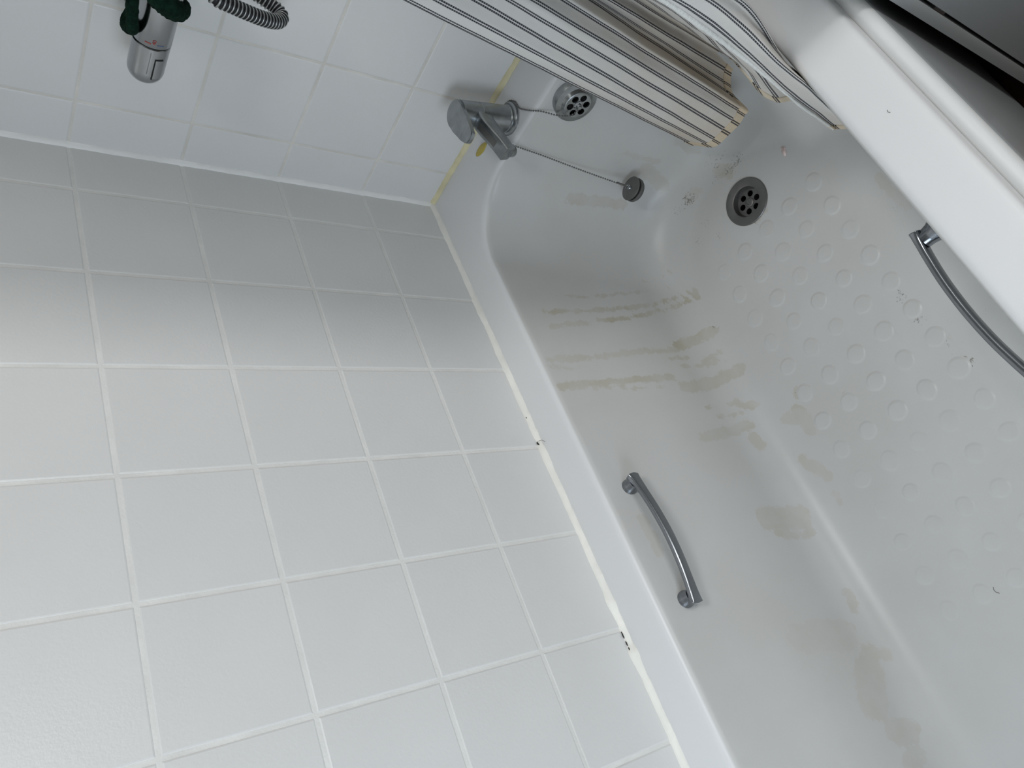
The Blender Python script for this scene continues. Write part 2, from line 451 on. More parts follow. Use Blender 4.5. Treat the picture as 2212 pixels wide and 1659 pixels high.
def curtain_mat(name, hem):
    """cotton with pairs of thin dark stripes along the cloth; u counts stripes, v is metres above the hem"""
    m, nt, p = new_mat(name)
    L = nt.links.new
    u = node(nt, 'ShaderNodeAttribute', attribute_name='stripe_count')
    v = node(nt, 'ShaderNodeAttribute', attribute_name='above_hem')
    tc = node(nt, 'ShaderNodeTexCoord')
    a = node(nt, 'ShaderNodeMath', operation='ADD')
    L(u.outputs['Fac'], a.inputs[0])
    a.inputs[1].default_value = 50.5 + (0.13 if hem else 0.0)
    fr = node(nt, 'ShaderNodeMath', operation='FRACT')
    L(a.outputs[0], fr.inputs[0])
    sb = node(nt, 'ShaderNodeMath', operation='SUBTRACT')
    L(fr.outputs[0], sb.inputs[0])
    sb.inputs[1].default_value = 0.5
    ab = node(nt, 'ShaderNodeMath', operation='ABSOLUTE')
    L(sb.outputs[0], ab.inputs[0])
    # |d| between lo and hi is a dark line; two lines, one each side of the centre
    s2 = node(nt, 'ShaderNodeMath', operation='SUBTRACT')
    L(ab.outputs[0], s2.inputs[0])
    s2.inputs[1].default_value = 0.090
    a2 = node(nt, 'ShaderNodeMath', operation='ABSOLUTE')
    L(s2.outputs[0], a2.inputs[0])
    mr = node(nt, 'ShaderNodeMapRange')
    mr.inputs['From Min'].default_value = 0.050
    mr.inputs['From Max'].default_value = 0.064
    mr.inputs['To Min'].default_value = 1.0
    mr.inputs['To Max'].default_value = 0.0
    L(a2.outputs[0], mr.inputs['Value'])
    # woven dots along each line
    w = node(nt, 'ShaderNodeMath', operation='MULTIPLY')
    L(v.outputs['Fac'], w.inputs[0])
    w.inputs[1].default_value = 1900.0
    sn = node(nt, 'ShaderNodeMath', operation='SINE')
    L(w.outputs[0], sn.inputs[0])
    mw = node(nt, 'ShaderNodeMapRange')
    mw.inputs['From Min'].default_value = -1
    mw.inputs['From Max'].default_value = 1
    mw.inputs['To Min'].default_value = 0.72
    mw.inputs['To Max'].default_value = 1.0
    L(sn.outputs[0], mw.inputs['Value'])
    mm = node(nt, 'ShaderNodeMath', operation='MULTIPLY')
    L(mr.outputs[0], mm.inputs[0])
    L(mw.outputs[0], mm.inputs[1])
    # cream staining that climbs from the hem, deepest on the folds that lie behind (stripes 5.5 to 10)
    nz = node(nt, 'ShaderNodeTexNoise')
    nz.inputs['Scale'].default_value = 16
    nz.inputs['Detail'].default_value = 5
    L(tc.outputs['Object'], nz.inputs['Vector'])
    rm = node(nt, 'ShaderNodeMapRange')
    rm.inputs['From Min'].default_value = 0.0
    rm.inputs['From Max'].default_value = 0.40
    rm.inputs['To Min'].default_value = 1.0
    rm.inputs['To Max'].default_value = 0.0
    L(v.outputs['Fac'], rm.inputs['Value'])
    mn = node(nt, 'ShaderNodeMath', operation='MULTIPLY')
    L(rm.outputs[0], mn.inputs[0])
    mrn = node(nt, 'ShaderNodeMapRange')
    mrn.inputs['From Min'].default_value = 0.3
    mrn.inputs['From Max'].default_value = 0.7
    mrn.inputs['To Min'].default_value = 0.45
    mrn.inputs['To Max'].default_value = 1.0
    L(nz.outputs['Fac'], mrn.inputs['Value'])
    L(mrn.outputs[0], mn.inputs[1])
    st = node(nt, 'ShaderNodeAttribute', attribute_name='stained')
    ms = node(nt, 'ShaderNodeMath', operation='MULTIPLY')
    L(mn.outputs[0], ms.inputs[0])
    L(st.outputs['Fac'], ms.inputs[1])
    mc = node(nt, 'ShaderNodeMix', data_type='RGBA')
    mc.inputs[6].default_value = (0.71, 0.70, 0.675, 1)
    mc.inputs[7].default_value = (0.62, 0.50, 0.36, 1)
    if hem:
        mc.inputs[6].default_value = (0.70, 0.62, 0.48, 1)
        mc.inputs[7].default_value = (0.70, 0.54, 0.37, 1)
    L(ms.outputs[0], mc.inputs[0])
    md = node(nt, 'ShaderNodeMix', data_type='RGBA')
    L(mm.outputs[0], md.inputs[0])
    L(mc.outputs[2], md.inputs[6])
    md.inputs[7].default_value = (0.018, 0.021, 0.035, 1)
    L(md.outputs[2], p.inputs['Base Color'])
    p.inputs['Roughness'].default_value = 0.9
    p.inputs['Specular IOR Level'].default_value = 0.15
    nb = node(nt, 'ShaderNodeTexNoise')
    nb.inputs['Scale'].default_value = 90
    nb.inputs['Detail'].default_value = 4
    L(tc.outputs['Object'], nb.inputs['Vector'])
    b = node(nt, 'ShaderNodeBump')
    b.inputs['Strength'].default_value = 0.25
    b.inputs['Distance'].default_value = 0.002
    L(nb.outputs['Fac'], b.inputs['Height'])
    L(b.outputs['Normal'], p.inputs['Normal'])
    return m
M['cotton'] = curtain_mat('striped_cotton', False)
M['cotton_hem'] = curtain_mat('striped_cotton_hem', True)
M['selvedge'] = plain('white_woven_selvedge', (0.80, 0.80, 0.77), 0.9, spec=0.15, bump=0.8, bscale=240)

# ------------------------------------------------------------------ room shell
def structure(name, boxes, mat):
    bm = bmesh.new()
    for b in boxes:
        add_box(bm, *b)
    o = bm_obj(name, bm, mat, smooth=False)
    return tag(o, kind='structure')

wall_back = structure('wall_back', [(-0.12, -0.008, -0.12, RY + 0.12, 0, RH)], M['plaster'])
wall_left = structure('wall_left', [(-0.008, RX, -0.12, -0.008, 0, RH)], M['plaster'])
y0, y1, z0, z1 = WIN_A
structure('wall_front', [(RX, RX + 0.12, -0.12, y0, 0, RH), (RX, RX + 0.12, y1, RY + 0.12, 0, RH), (RX, RX + 0.12, y0, y1, 0, z0), (RX, RX + 0.12, y0, y1, z1, RH)], M['room_paint'])
x0, x1, z0, z1 = WIN_B
structure('wall_right', [(-0.008, x0, RY, RY + 0.12, 0, RH), (x1, RX, RY, RY + 0.12, 0, RH), (x0, x1, RY, RY + 0.12, 0, z0), (x0, x1, RY, RY + 0.12, z1, RH)], M['room_paint'])
structure('floor', [(-0.12, RX + 0.12, -0.12, RY + 0.12, -0.08, 0)], M['wood_floor'])
x0, x1, y0, y1 = SKY_L
structure('ceiling', [(-0.12, x0, -0.12, RY + 0.12, RH, RH + 0.08), (x1, RX + 0.12, -0.12, RY + 0.12, RH, RH + 0.08), (x0, x1, -0.12, y0, RH, RH + 0.08), (x0, x1, y1, RY + 0.12, RH, RH + 0.08)], M['room_paint'])
def window(name, lo, hi, ax):
    """a white frame filling the opening lo..hi with a pane in it; ax is the thin axis"""
    o_ = [a for a in range(3) if a != ax]
    t = 0.018
    def bx(l, h):
        return (l[0], h[0], l[1], h[1], l[2], h[2])
    boxes = []
    for a, b in (o_, o_[::-1]):
        for side in (0, 1):
            l, h = list(lo), list(hi)
            if side == 0: h[a] = lo[a] + t
            else: l[a] = hi[a] - t
            if (a, b) == tuple(o_):
                pass
            else:
                l[b] += t; h[b] -= t
            boxes.append(bx(l, h))
    w = structure(name, boxes, M['alu'])
    l, h = list(lo), list(hi)
    for a in o_:
        l[a] += t; h[a] -= t
    mid = (lo[ax] + hi[ax]) / 2
    l[ax], h[ax] = mid - 0.002, mid + 0.002
    bm = bmesh.new(); add_box(bm, *bx(l, h))
    bm_obj('pane', bm, M['glass'], w, smooth=False)
window('window_1', (RX + 0.01, WIN_A[0], WIN_A[2]), (RX + 0.06, WIN_A[1], WIN_A[3]), 0)
window('window_2', (WIN_B[0], RY + 0.01, WIN_B[2]), (WIN_B[1], RY + 0.06, WIN_B[3]), 1)
window('window_3', (SKY_L[0], SKY_L[2], RH + 0.01), (SKY_L[1], SKY_L[3], RH + 0.06), 2)

# ------------------------------------------------------------------ tiles
XE = [0.0, 0.0908, 0.2407, 0.3906, 0.5399, 0.6884, 0.8379, 0.9889, 1.1390, 1.2890, 1.4390, 1.5890, 1.7560]
ZE = [0.0, 0.1478, 0.2991, 0.4510, 0.6022, 0.7530, 0.9040, 1.0550]
YE = [0.0, 0.0750, 0.2225, 0.3730, 0.5230, 0.6730, 0.8230]
GAP = 0.0040
_tile_cache = {}
def tile_mesh(w, h):
    """front face in local XY, thickness along local -Z, edges rounded over"""
    k = (round(w, 3), round(h, 3))
    if k not in _tile_cache:
        b = 0.0016
        v = []
        for (ins, z) in ((0, -0.008), (0, -0.0014), (b * 0.5, -0.0004), (b * 1.4, 0.0)):
            v += [(-w / 2 + ins, -h / 2 + ins, z), (w / 2 - ins, -h / 2 + ins, z), (w / 2 - ins, h / 2 - ins, z), (-w / 2 + ins, h / 2 - ins, z)]
        f = []
        for L_ in range(3):
            for i in range(4):
                j = (i + 1) % 4
                f.append((L_ * 4 + i, L_ * 4 + j, L_ * 4 + 4 + j, L_ * 4 + 4 + i))
        f.append((12, 13, 14, 15))
        me = bpy.data.meshes.new('tile')
        me.from_pydata(v, [], f)
        me.materials.append(M['tile'])
        me.update()
        _tile_cache[k] = me
    return _tile_cache[k]

def lay_tile(parent, cx, cy, cz, w, h, facing):
    o = bpy.data.objects.new('tile', tile_mesh(w, h))
    jx, jy = random.uniform(-1, 1) * 0.0011, random.uniform(-1, 1) * 0.0011
    if facing == 'y':     # local x -> -X, local y -> Z, local z -> +Y
        base = Matrix(((-1, 0, 0), (0, 0, 1), (0, 1, 0))).to_4x4()
    else:                 # local x -> Y, local y -> Z, local z -> +X
        base = Matrix(((0, 0, 1), (1, 0, 0), (0, 1, 0))).to_4x4()
    mw = Matrix.Translation((cx, cy, cz)) @ base @ Matrix.Rotation(jx, 4, 'X') @ Matrix.Rotation(jy, 4, 'Y')
    COL.objects.link(o)
    o.parent = parent
    o.matrix_basis = mw
    return o

g = GAP / 2
for i in range(len(XE) - 1):
    for j in range(len(ZE) - 1):
        x0, x1, z0, z1 = XE[i] + g, XE[i + 1] - g, ZE[j] + g, ZE[j + 1] - g
        lay_tile(wall_left, (x0 + x1) / 2, 0.0, Z0 + (z0 + z1) / 2, x1 - x0, z1 - z0, 'y')
ga = 0.0030 / 2
for i in range(len(YE) - 1):
    for j in range(len(ZE) - 1):
        y0, y1, z0, z1 = YE[i] + ga, YE[i + 1] - ga, ZE[j] + ga, ZE[j + 1] - ga
        lay_tile(wall_back, 0.0, (y0 + y1) / 2, Z0 + (z0 + z1) / 2, y1 - y0, z1 - z0, 'x')
# the grout bed: a thin slab behind the tile faces, a part of each wall
bm = bmesh.new(); add_box(bm, 0.0, XE[-1], -0.0085, -0.0007, Z0 - 0.02, Z0 + ZE[-1])
bm_obj('grout', bm, M['grout'], wall_left, smooth=False)
bm = bmesh.new(); add_box(bm, -0.0085, -0.0007, 0.0, YE[-1], Z0 - 0.02, Z0 + ZE[-1])
bm_obj('grout', bm, M['grout_cream'], wall_back, smooth=False)

# sealant beads where the walls meet each other and the bath
def bead(name, p0, p1, d1, d2, w, mat, wob, seed, n=160, kinks=()):
    """a three-sided bead from p0 to p1; d1 and d2 are the two surfaces it bridges"""
    p0, p1, d1, d2 = Vector(p0), Vector(p1), Vector(d1), Vector(d2)
    bm = bmesh.new()
    rows = []
    for k in range(n + 1):
        t = k / n
        p = p0.lerp(p1, t)
        s = (p - p0).length
        a = w * (1 + wob * noise.noise((s * 23, seed, 0)) + wob * 0.6 * noise.noise((s * 90, seed, 3)))
        b = w * (1 + wob * noise.noise((s * 21, seed, 7)) + wob * 0.6 * noise.noise((s * 80, seed, 9)))
        for (ks, kw, ka) in kinks:
            q = math.exp(-((s - ks) / kw) ** 2)
            a += w * ka * q
            b += w * ka * q
        rows.append([bm.verts.new(p - (d1 + d2) * 0.0012), bm.verts.new(p + d1 * a - d2 * 0.0012), bm.verts.new(p + d1 * a + d2 * 0.0006),
                     bm.verts.new(p + d1 * a * 0.52 + d2 * b * 0.52), bm.verts.new(p + d2 * b + d1 * 0.0006), bm.verts.new(p + d2 * b - d1 * 0.0012)])
    for A, B in zip(rows[:-1], rows[1:]):
        for k in range(6):
            bm.faces.new((A[k], A[(k + 1) % 6], B[(k + 1) % 6], B[k]))
    bm.faces.new(rows[0][::-1]); bm.faces.new(rows[-1])
    return tag(bm_obj(name, bm, mat, sharp=50), kind='structure')
bead('trim_1', W((0, 0, -0.002)), W((0, 0, ZE[-1])), (1, 0, 0), (0, 1, 0), 0.0060, M['corner_sealant'], 0.20, 1.0)
tr2 = bead('trim_2', W((0, 0, 0)), W((RX - 0.005, 0, 0)), (0, 1, 0), (0, 0, 1), 0.0068, M['sealant'], 0.26, 2.0, n=420,
           kinks=((0.535, 0.012, -0.25), (0.56, 0.02, 0.2), (0.80, 0.012, 0.35), (0.86, 0.008, -0.3), (0.875, 0.014, 0.45)))
bead('trim_3', W((0, 0.004, 0)), W((0, 0.69, 0)), (1, 0, 0), (0, 0, 1), 0.0068, M['sealant_cream'], 0.30, 3.0, n=200)
# black specks of mould beside the long bead
for (x, z, r, ln) in ((0.534, 0.0055, 0.0017, 0.0030), (0.536, 0.004, 0.0012, 0.002), (0.486, 0.0052, 0.0011, 0.0014), (0.846, 0.0070, 0.0009, 0.006), (0.858, 0.0068, 0.0009, 0.004), (0.866, 0.0066, 0.0011, 0.003)):
    bm = bmesh.new()
    bmesh.ops.create_icosphere(bm, subdivisions=1, radius=1.0)
    for v in bm.verts:
        v.co = W((x + v.co.x * ln, 0.0016 + v.co.y * 0.0009, z + v.co.z * r))
    bm_obj('mould_speck', bm, M['mould'], tr2)

# ------------------------------------------------------------------ bathtub
TX0, TX1, TY0, TY1 = 0.104, 1.60, 0.076, 0.620
OX0, OX1, OY0, OY1 = 0.0015, 1.70, 0.0015, 0.6885
FLOORZ=-.33
def tub_profile():
    p=[]
    # rounded inner lip
    for k in range(7):
        a=math.pi/2*k/6*(78.7/90)
        p.append((-.011+.0135*math.sin(a),-.0135*(1-math.cos(a))))
    s0,z0=p[-1]
    al=math.atan(.2); zw=-.2737
    n=34
    for k in range(1,n+1):
        z=z0+(zw-z0)*k/n; p.append((s0+(z0-z)*.2,z))
    s1,z1=p[-1]; r=.07
    cs,cz=s1+r*math.cos(al),z1+r*math.sin(al)
    m=14
    for k in range(1,m+1):
        b=math.pi-(-al)+ (math.pi/2-al)*k/m   # from pi+al to 3pi/2
        p.append((cs+r*math.cos(b),cz+r*math.sin(b)))
    return p
def ring_dims(s):
    x0,x1=TX0+s,TX1-2.0*s; y0,y1=TY0+s,TY1-s
    rc=min(.115+.5*max(s,0),(y1-y0)/2-.0008)
    return x0,x1,y0,y1,max(rc,.0004)

def ring_points(x0, x1, y0, y1, rc, z):
    NX, NY, NC = 300, 44, 22
    P = []
    def arc(cx, cy, a0):
        for k in range(NC):
            a = math.radians(a0 + 90 * k / NC)
            P.append((cx + rc * math.cos(a), cy + rc * math.sin(a), z))
    def seg(ax, ay, bx, by, n):
        for k in range(n):
            P.append((ax + (bx - ax) * k / n, ay + (by - ay) * k / n, z))
    arc(x0 + rc, y0 + rc, 180)
    seg(x0 + rc, y0, x1 - rc, y0, NX)
    arc(x1 - rc, y0 + rc, 270)
    seg(x1, y0 + rc, x1, y1 - rc, NY)
    arc(x1 - rc, y1 - rc, 0)
    seg(x1 - rc, y1, x0 + rc, y1, NX)
    arc(x0 + rc, y1 - rc, 90)
    seg(x0, y1 - rc, x0, y0 + rc, NY)
    return P
DRAIN = (0.298, 0.354)
bath = empty('bathtub', (0.85, 0.35, 0), 'white acrylic bathtub with brown water stains inside and a raised dimpled floor', 'bathtub')
rings = []
rr = 0.007
rings.append(ring_points(OX0, OX1, OY0, OY1, 0.004, -0.026))
for k in range(5):
    a = math.pi / 2 * k / 4
    ins = rr * (1 - math.sin(a))
    ins = rr * (1 - math.cos(a))
    rings.append(ring_points(OX0 + ins, OX1 - ins, OY0 + ins, OY1 - ins, 0.005, -rr + rr * math.sin(a)))
prof = tub_profile()
s00 = prof[0][0]
for t in (0.25, 0.5, 0.75):
    d = ring_dims(s00)
    o = (OX0 + rr, OX1 - rr, OY0 + rr, OY1 - rr)
    e = [o[i] + (d[i] - o[i]) * t for i in range(4)]
    rings.append(ring_points(*e, 0.005 + (d[4] - 0.005) * t ** 2, 0.0))
n_rim = len(rings) + 4
for s, z in prof:
    rings.append(ring_points(*ring_dims(s), z))
s_end = prof[-1][0]
s_max = (TY1 - TY0) / 2 - 0.0012
NF = 44
for k in range(1, NF + 1):
    s = s_end + (s_max - s_end) * k / NF
    rings.append(ring_points(*ring_dims(s), FLOORZ))
V = np.array(rings, dtype=float)
nr, npt = V.shape[:2]
V = V.reshape(-1, 3)
# sump under the waste and a gentle dish round it
rd = np.hypot(V[:, 0] - DRAIN[0], V[:, 1] - DRAIN[1])
fl = V[:, 2] < -0.32
V[fl, 2] -= 0.035 * np.clip((0.033 - rd[fl]) / 0.006, 0, 1)
idx = np.arange(nr * npt).reshape(nr, npt)
a = idx[:-1]; b = np.roll(idx, -1, axis=1)[:-1]; c = np.roll(idx, -1, axis=1)[1:]; d = idx[1:]
F = np.stack([a, b, c, d], axis=-1).reshape(-1, 4)
Vw = V.copy(); Vw[:, 2] += Z0
last = idx[-1]
half = npt // 2
faces = F.tolist()
me = bpy.data.meshes.new('bath_shell')
faces.append(last.tolist())
me.from_pydata(Vw.tolist(), [], faces)
me.polygons.foreach_set('use_smooth', [True] * len(me.polygons))
me.materials.append(M['bath'])
def seg_dist(P, A, B):
    A, B = np.array(A), np.array(B)
    d = B - A
    t = np.clip(((P - A) @ d) / max(d @ d, 1e-12), 0, 1)
    return np.linalg.norm(P - (A + t[:, None] * d), axis=1)
sd = np.full(len(V), -0.02); sa = np.zeros(len(V))
best = np.full(len(V), -9.0)
for pts, hw, amt in STAINS_AND_SHADE:
    dm = np.full(len(V), 9.0)
    for p, q in zip(pts[:-1], pts[1:]):
        dm = np.minimum(dm, seg_dist(V, p, q))
    val = hw - dm
    sd = np.maximum(sd, val)
    wgt = val - 0.02 * (amt < 0.45)
    sel = wgt > best
    best = np.where(sel, wgt, best)
    sa = np.where(sel, amt, sa)
gm = np.zeros(len(V))
for p, r in GRIME:
    dd = np.linalg.norm(V - np.array(p), axis=1)
    gm += np.exp(-(dd / (r * 1.1)) ** 2)
gm += 0.55 * np.exp(-((rd - 0.047) / 0.012) ** 2) * (V[:, 2] < -0.3) * (V[:, 0] < DRAIN[0] + 0.01)
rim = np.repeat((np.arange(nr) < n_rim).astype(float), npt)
for nm, arr in (('stain_shade_distance', sd), ('stain_shade_amount', sa), ('grime', np.clip(gm, 0, 1.4)), ('rim', rim)):
    at = me.attributes.new(nm, 'FLOAT', 'POINT')
    at.data.foreach_set('value', arr.astype(np.float32))
me.update()
shell = link(bpy.data.objects.new('bath_shell', me), bath)
bm = bmesh.new(); bm.from_mesh(me); bmesh.ops.recalc_face_normals(bm, faces=bm.faces)
ctr = [f for f in bm.faces if abs(f.normal.z) > 0.99 and abs(f.calc_center_median().z - Z0) < 1e-4]
if ctr and ctr[0].normal.z < 0:
    bmesh.ops.reverse_faces(bm, faces=bm.faces)
bm.to_mesh(me); bm.free()

# raised anti-slip bumps, on a 51 mm square grid
bv, bf = [], []
prof_b = [(0.0175, -0.0001), (0.0160, 0.00005), (0.0148, 0.0003), (0.0136, 0.0008), (0.0124, 0.00115), (0.0110, 0.0013), (0.0070, 0.0014)]
nb = 24
for r, z in prof_b:
    bv += [(r * math.cos(2 * math.pi * k / nb), r * math.sin(2 * math.pi * k / nb), z) for k in range(nb)]
for L_ in range(len(prof_b) - 1):
    for k in range(nb):
        k2 = (k + 1) % nb
        bf.append((L_ * nb + k, L_ * nb + k2, L_ * nb + nb + k2, L_ * nb + nb + k))
bf.append(tuple(range((len(prof_b) - 1) * nb, len(prof_b) * nb)))
bme = bpy.data.meshes.new('grip_bump')
bme.from_pydata(bv, [], bf)
bme.materials.append(M['bath'])
bme.polygons.foreach_set('use_smooth', [True] * len(bme.polygons))
at = bme.attributes.new('stain_shade_distance', 'FLOAT', 'POINT')
at.data.foreach_set('value', np.full(len(bv), -0.02, dtype=np.float32))
bme.update()
for k in range(13):
    for mrow in range(-2, 3):
        if k == 0 and False:
            continue
        x = 0.363 + 0.0515 * k + random.uniform(-1, 1) * 0.001
        y = 0.3545 + 0.0512 * mrow + random.uniform(-1, 1) * 0.001
        s = 1.0 if k < 9 else 0.9
        o = bpy.data.objects.new('grip_bump', bme)
        COL.objects.link(o)
        o.parent = bath
        o.location = Vector((x, y, FLOORZ + Z0)) - Vector(bath.location)
        o.scale = (s * random.uniform(0.86, 1.0), s * random.uniform(0.86, 1.0), random.uniform(0.6, 0.95) * (1.0 if k < 8 else 0.7))

# grab handles: a bowed bar on two feet, one in each long side
def grab_handle(side):
    def P(x, off, z):
        y = 0.0845 + off
        z = z - (0.005 if side > 0 else 0.0)
        x = 0.655 + (x - 0.647) * 0.908
        return W((x, y if side < 0 else 0.696 - y, z))
    root = None
    pts = [P(0.6470, 0.0165, -0.045), P(0.6520, 0.0178, -0.045), P(0.6610, 0.0198, -0.045), P(0.680, 0.0228, -0.045), P(0.715, 0.0265, -0.0455), P(0.7555, 0.0280, -0.046),
           P(0.796, 0.0265, -0.0455), P(0.831, 0.0228, -0.045), P(0.850, 0.0198, -0.045), P(0.8590, 0.0178, -0.045), P(0.8640, 0.0165, -0.045)]
    path = catmull(pts, 14)
    n = len(path)
    bm = bmesh.new()
    def sec(i, t):
        e = abs(t - 0.5) * 2
        wz = 0.0145 + 0.0085 * max(0, (e - 0.30) / 0.70) ** 1.5
        th = 0.0086 + 0.0026 * max(0, (e - 0.5) / 0.5)
        if e > 0.90:
            q = (e - 0.90) / 0.10
            wz *= math.sqrt(max(0.06, 1 - 0.94 * q * q))
        return rrect2(wz, th, min(wz, th) * 0.30, 3)
    add_sweep(bm, path, sec, hint=(0, 0, 1))
    bar = bm_obj('grab_handle', bm, M['chrome_handle'], bath, sharp=40)
    for x in (0.6590, 0.8510):
        bm = bmesh.new()
        ax = (0, 1, 0.10) if side < 0 else (0, -1, 0.10)
        o = P(x, -0.004, -0.0475)
        add_lathe(bm, o, ax, [(0.0122, 0.0), (0.0122, 0.0075), (0.0112, 0.0095), (0.0102, 0.014), (0.0098, 0.0205)], n=28)
        bm_obj('mounting_foot', bm, M['chrome_handle'], bar)
    return bar
grab_handle(-1)
h2 = grab_handle(1)

def perforated_disc(bm, origin, axis, r, holes, hr, hring, n=40, depth=0.002, hint=(0, 0, 1), rot=0.0):
    a, u, v = frame_for(axis, hint)
    o = Vector(origin)
    loops = [[o + (u * math.cos(2 * math.pi * k / n) + v * math.sin(2 * math.pi * k / n)) * r for k in range(n)]]
    for h in range(holes):
        t = rot + 2 * math.pi * h / holes
        c = o + (u * math.cos(t) + v * math.sin(t)) * hring
        loops.append([c + (u * math.cos(2 * math.pi * k / 18) + v * math.sin(2 * math.pi * k / 18)) * hr for k in range(18)])
    es = []
    for lp in loops:
        vs = [bm.verts.new(p) for p in lp]
        es += [bm.edges.new((vs[k], vs[(k + 1) % len(vs)])) for k in range(len(vs))]
    res = bmesh.ops.triangle_fill(bm, use_beauty=True, use_dissolve=False, edges=es)
    fs = [g_ for g_ in res['geom'] if isinstance(g_, bmesh.types.BMFace)]
    ex = bmesh.ops.extrude_face_region(bm, geom=fs)
    for g_ in ex['geom']:
        if isinstance(g_, bmesh.types.BMVert):
            g_.co -= a * depth

# waste in the floor
dw = W((DRAIN[0], DRAIN[1], FLOORZ))
bm = bmesh.new()
add_lathe(bm, dw, (0, 0, 1), [(0.0405, -0.001), (0.0405, 0.0012), (0.0395, 0.0022), (0.0275, 0.0024), (0.0255, 0.0014), (0.0240, -0.0035), (0.0232, -0.011)], n=56, cap0=False, cap1=False)
waste = bm_obj('bath_waste', bm, M['steel_grey'], bath)
bm = bmesh.new()
perforated_disc(bm, dw + Vector((0, 0, -0.0085)), (0, 0, 1), 0.0234, 6, 0.0053, 0.0150, rot=0.35)
bm_obj('strainer', bm, M['steel_grey'], waste, smooth=False)
bm = bmesh.new()
add_lathe(bm, dw + Vector((0, 0, -0.0086)), (0, 0, 1), [(0.0082, 0), (0.0082, 0.0012), (0.0072, 0.002), (0.0045, 0.0022), (0.004, 0.0014), (0, 0.0014)], n=24)
add_box(bm, dw.x - 0.0042, dw.x + 0.0042, dw.y - 0.0006, dw.y + 0.0006, dw.z - 0.0073, dw.z - 0.0068)
bm_obj('screw', bm, M['steel_grey'], waste)
bm = bmesh.new()
add_lathe(bm, dw + Vector((0, 0, -0.034)), (0, 0, 1), [(0, 0), (0.0238, 0.0), (0.0238, 0.023)], n=32, cap1=False)
bm_obj('waste_cup', bm, M['black'], waste)

# overflow in the end wall
OC = W((0.119, 0.3425, -0.047))
OA = Vector((1, 0, 0.05)).normalized()
bm = bmesh.new()
add_lathe(bm, OC - OA * 0.012, OA, [(0.0355, 0), (0.0355, 0.013), (0.0345, 0.0150), (0.0285, 0.0158), (0.0278, 0.0160), (0.0262, 0.0164), (0.0235, 0.0205), (0.0228, 0.0218), (0.0214, 0.0224), (0.0208, 0.0218)], n=56, cap1=False)
over = bm_obj('overflow', bm, M['chrome_dull'], bath)
bm = bmesh.new()
perforated_disc(bm, OC + OA * 0.0106, OA, 0.0214, 6, 0.0056, 0.0138, depth=0.003, rot=0.45)
bm_obj('overflow_grille', bm, M['chrome_dull'], over, smooth=False)
bm = bmesh.new()
add_lathe(bm, OC + OA * 0.0005, OA, [(0, 0), (0.021, 0.0), (0.021, 0.007)], n=32, cap1=False)
bm_obj('overflow_cup', bm, M['black'], over)
bm = bmesh.new()
add_lathe(bm, OC + OA * 0.0098, OA, [(0.0075, 0), (0.0075, 0.0018), (0.0045, 0.0028), (0.0035, 0.0060), (0.0028, 0.0075), (0, 0.0080)], n=24)
add_lathe(bm, OC + OA * 0.013 + Vector((0, -0.006, -0.001)), (0, 1, 0.2), [(0, 0), (0.0022, 0.001), (0.0022, 0.011), (0, 0.012)], n=12)
bm_obj('chain_boss', bm, M['chrome'], over)

# ------------------------------------------------------------------ bath panel
bm = bmesh.new()
prof_p = [(0.684, -0.030), (0.6925, -0.020), (0.6965, -0.0185), (0.7015, -0.0195), (0.7055, -0.0235), (0.7078, -0.030), (0.7085, -0.045), (0.7080, -0.12), (0.7045, -0.30), (0.7000, -0.455)]
rows = []
for i in range(61):
    x = 0.002 + (1.696) * i / 60
    w = 0.0012 * math.sin(x * 9.0) 
    rows.append([bm.verts.new(W((x, y + w * max(0, min(1, (-z - 0.03) / 0.2)), z))) for y, z in prof_p] +
                [bm.verts.new(W((x, y - 0.006, z + 0.0))) for y, z in ((0.700, -0.455), (0.7045, -0.30), (0.7060, -0.06), (0.6880, -0.035))])
for A, B in zip(rows[:-1], rows[1:]):
    n_ = len(A)
    for k in range(n_):
        bm.faces.new((A[k], A[(k + 1) % n_], B[(k + 1) % n_], B[k]))
bm.faces.new(rows[0][::-1]); bm.faces.new(rows[-1])
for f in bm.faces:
    f.material_index = 1 if f.calc_center_median().z > Z0 - 0.032 else 0  # lit colour on the rounded top, shaded colour on the face below
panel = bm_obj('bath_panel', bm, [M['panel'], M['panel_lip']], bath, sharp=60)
panel['label'] = 'side panel with a rounded top edge under the near rim, coloured greyer below for shade'
bm = bmesh.new()
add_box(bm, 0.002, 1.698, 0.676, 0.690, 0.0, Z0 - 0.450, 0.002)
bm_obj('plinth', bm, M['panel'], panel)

# ------------------------------------------------------------------ vanity cabinet beside the bath
cab = empty('vanity_cabinet', (0.22, 0.98, 0), 'white bathroom cabinet greyed for shadow beside the bath panel', 'cabinet')
CX, CY0, CY1 = 0.44, 0.722, 1.27
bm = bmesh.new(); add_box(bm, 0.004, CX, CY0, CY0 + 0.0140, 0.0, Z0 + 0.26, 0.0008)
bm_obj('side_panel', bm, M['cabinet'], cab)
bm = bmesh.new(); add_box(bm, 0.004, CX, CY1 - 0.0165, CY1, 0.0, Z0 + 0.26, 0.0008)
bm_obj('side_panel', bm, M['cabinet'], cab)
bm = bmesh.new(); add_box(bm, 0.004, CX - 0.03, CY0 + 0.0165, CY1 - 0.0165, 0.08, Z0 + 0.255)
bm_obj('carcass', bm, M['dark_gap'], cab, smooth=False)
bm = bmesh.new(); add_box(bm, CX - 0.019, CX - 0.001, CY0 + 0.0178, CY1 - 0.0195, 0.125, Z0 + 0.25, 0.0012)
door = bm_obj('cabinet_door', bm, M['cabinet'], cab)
bm = bmesh.new()
add_lathe(bm, (CX - 0.001, CY1 - 0.07, Z0 + 0.1), (1, 0, 0), [(0.006, 0), (0.005, 0.012), (0.012, 0.018), (0.012, 0.024), (0, 0.027)], n=20)
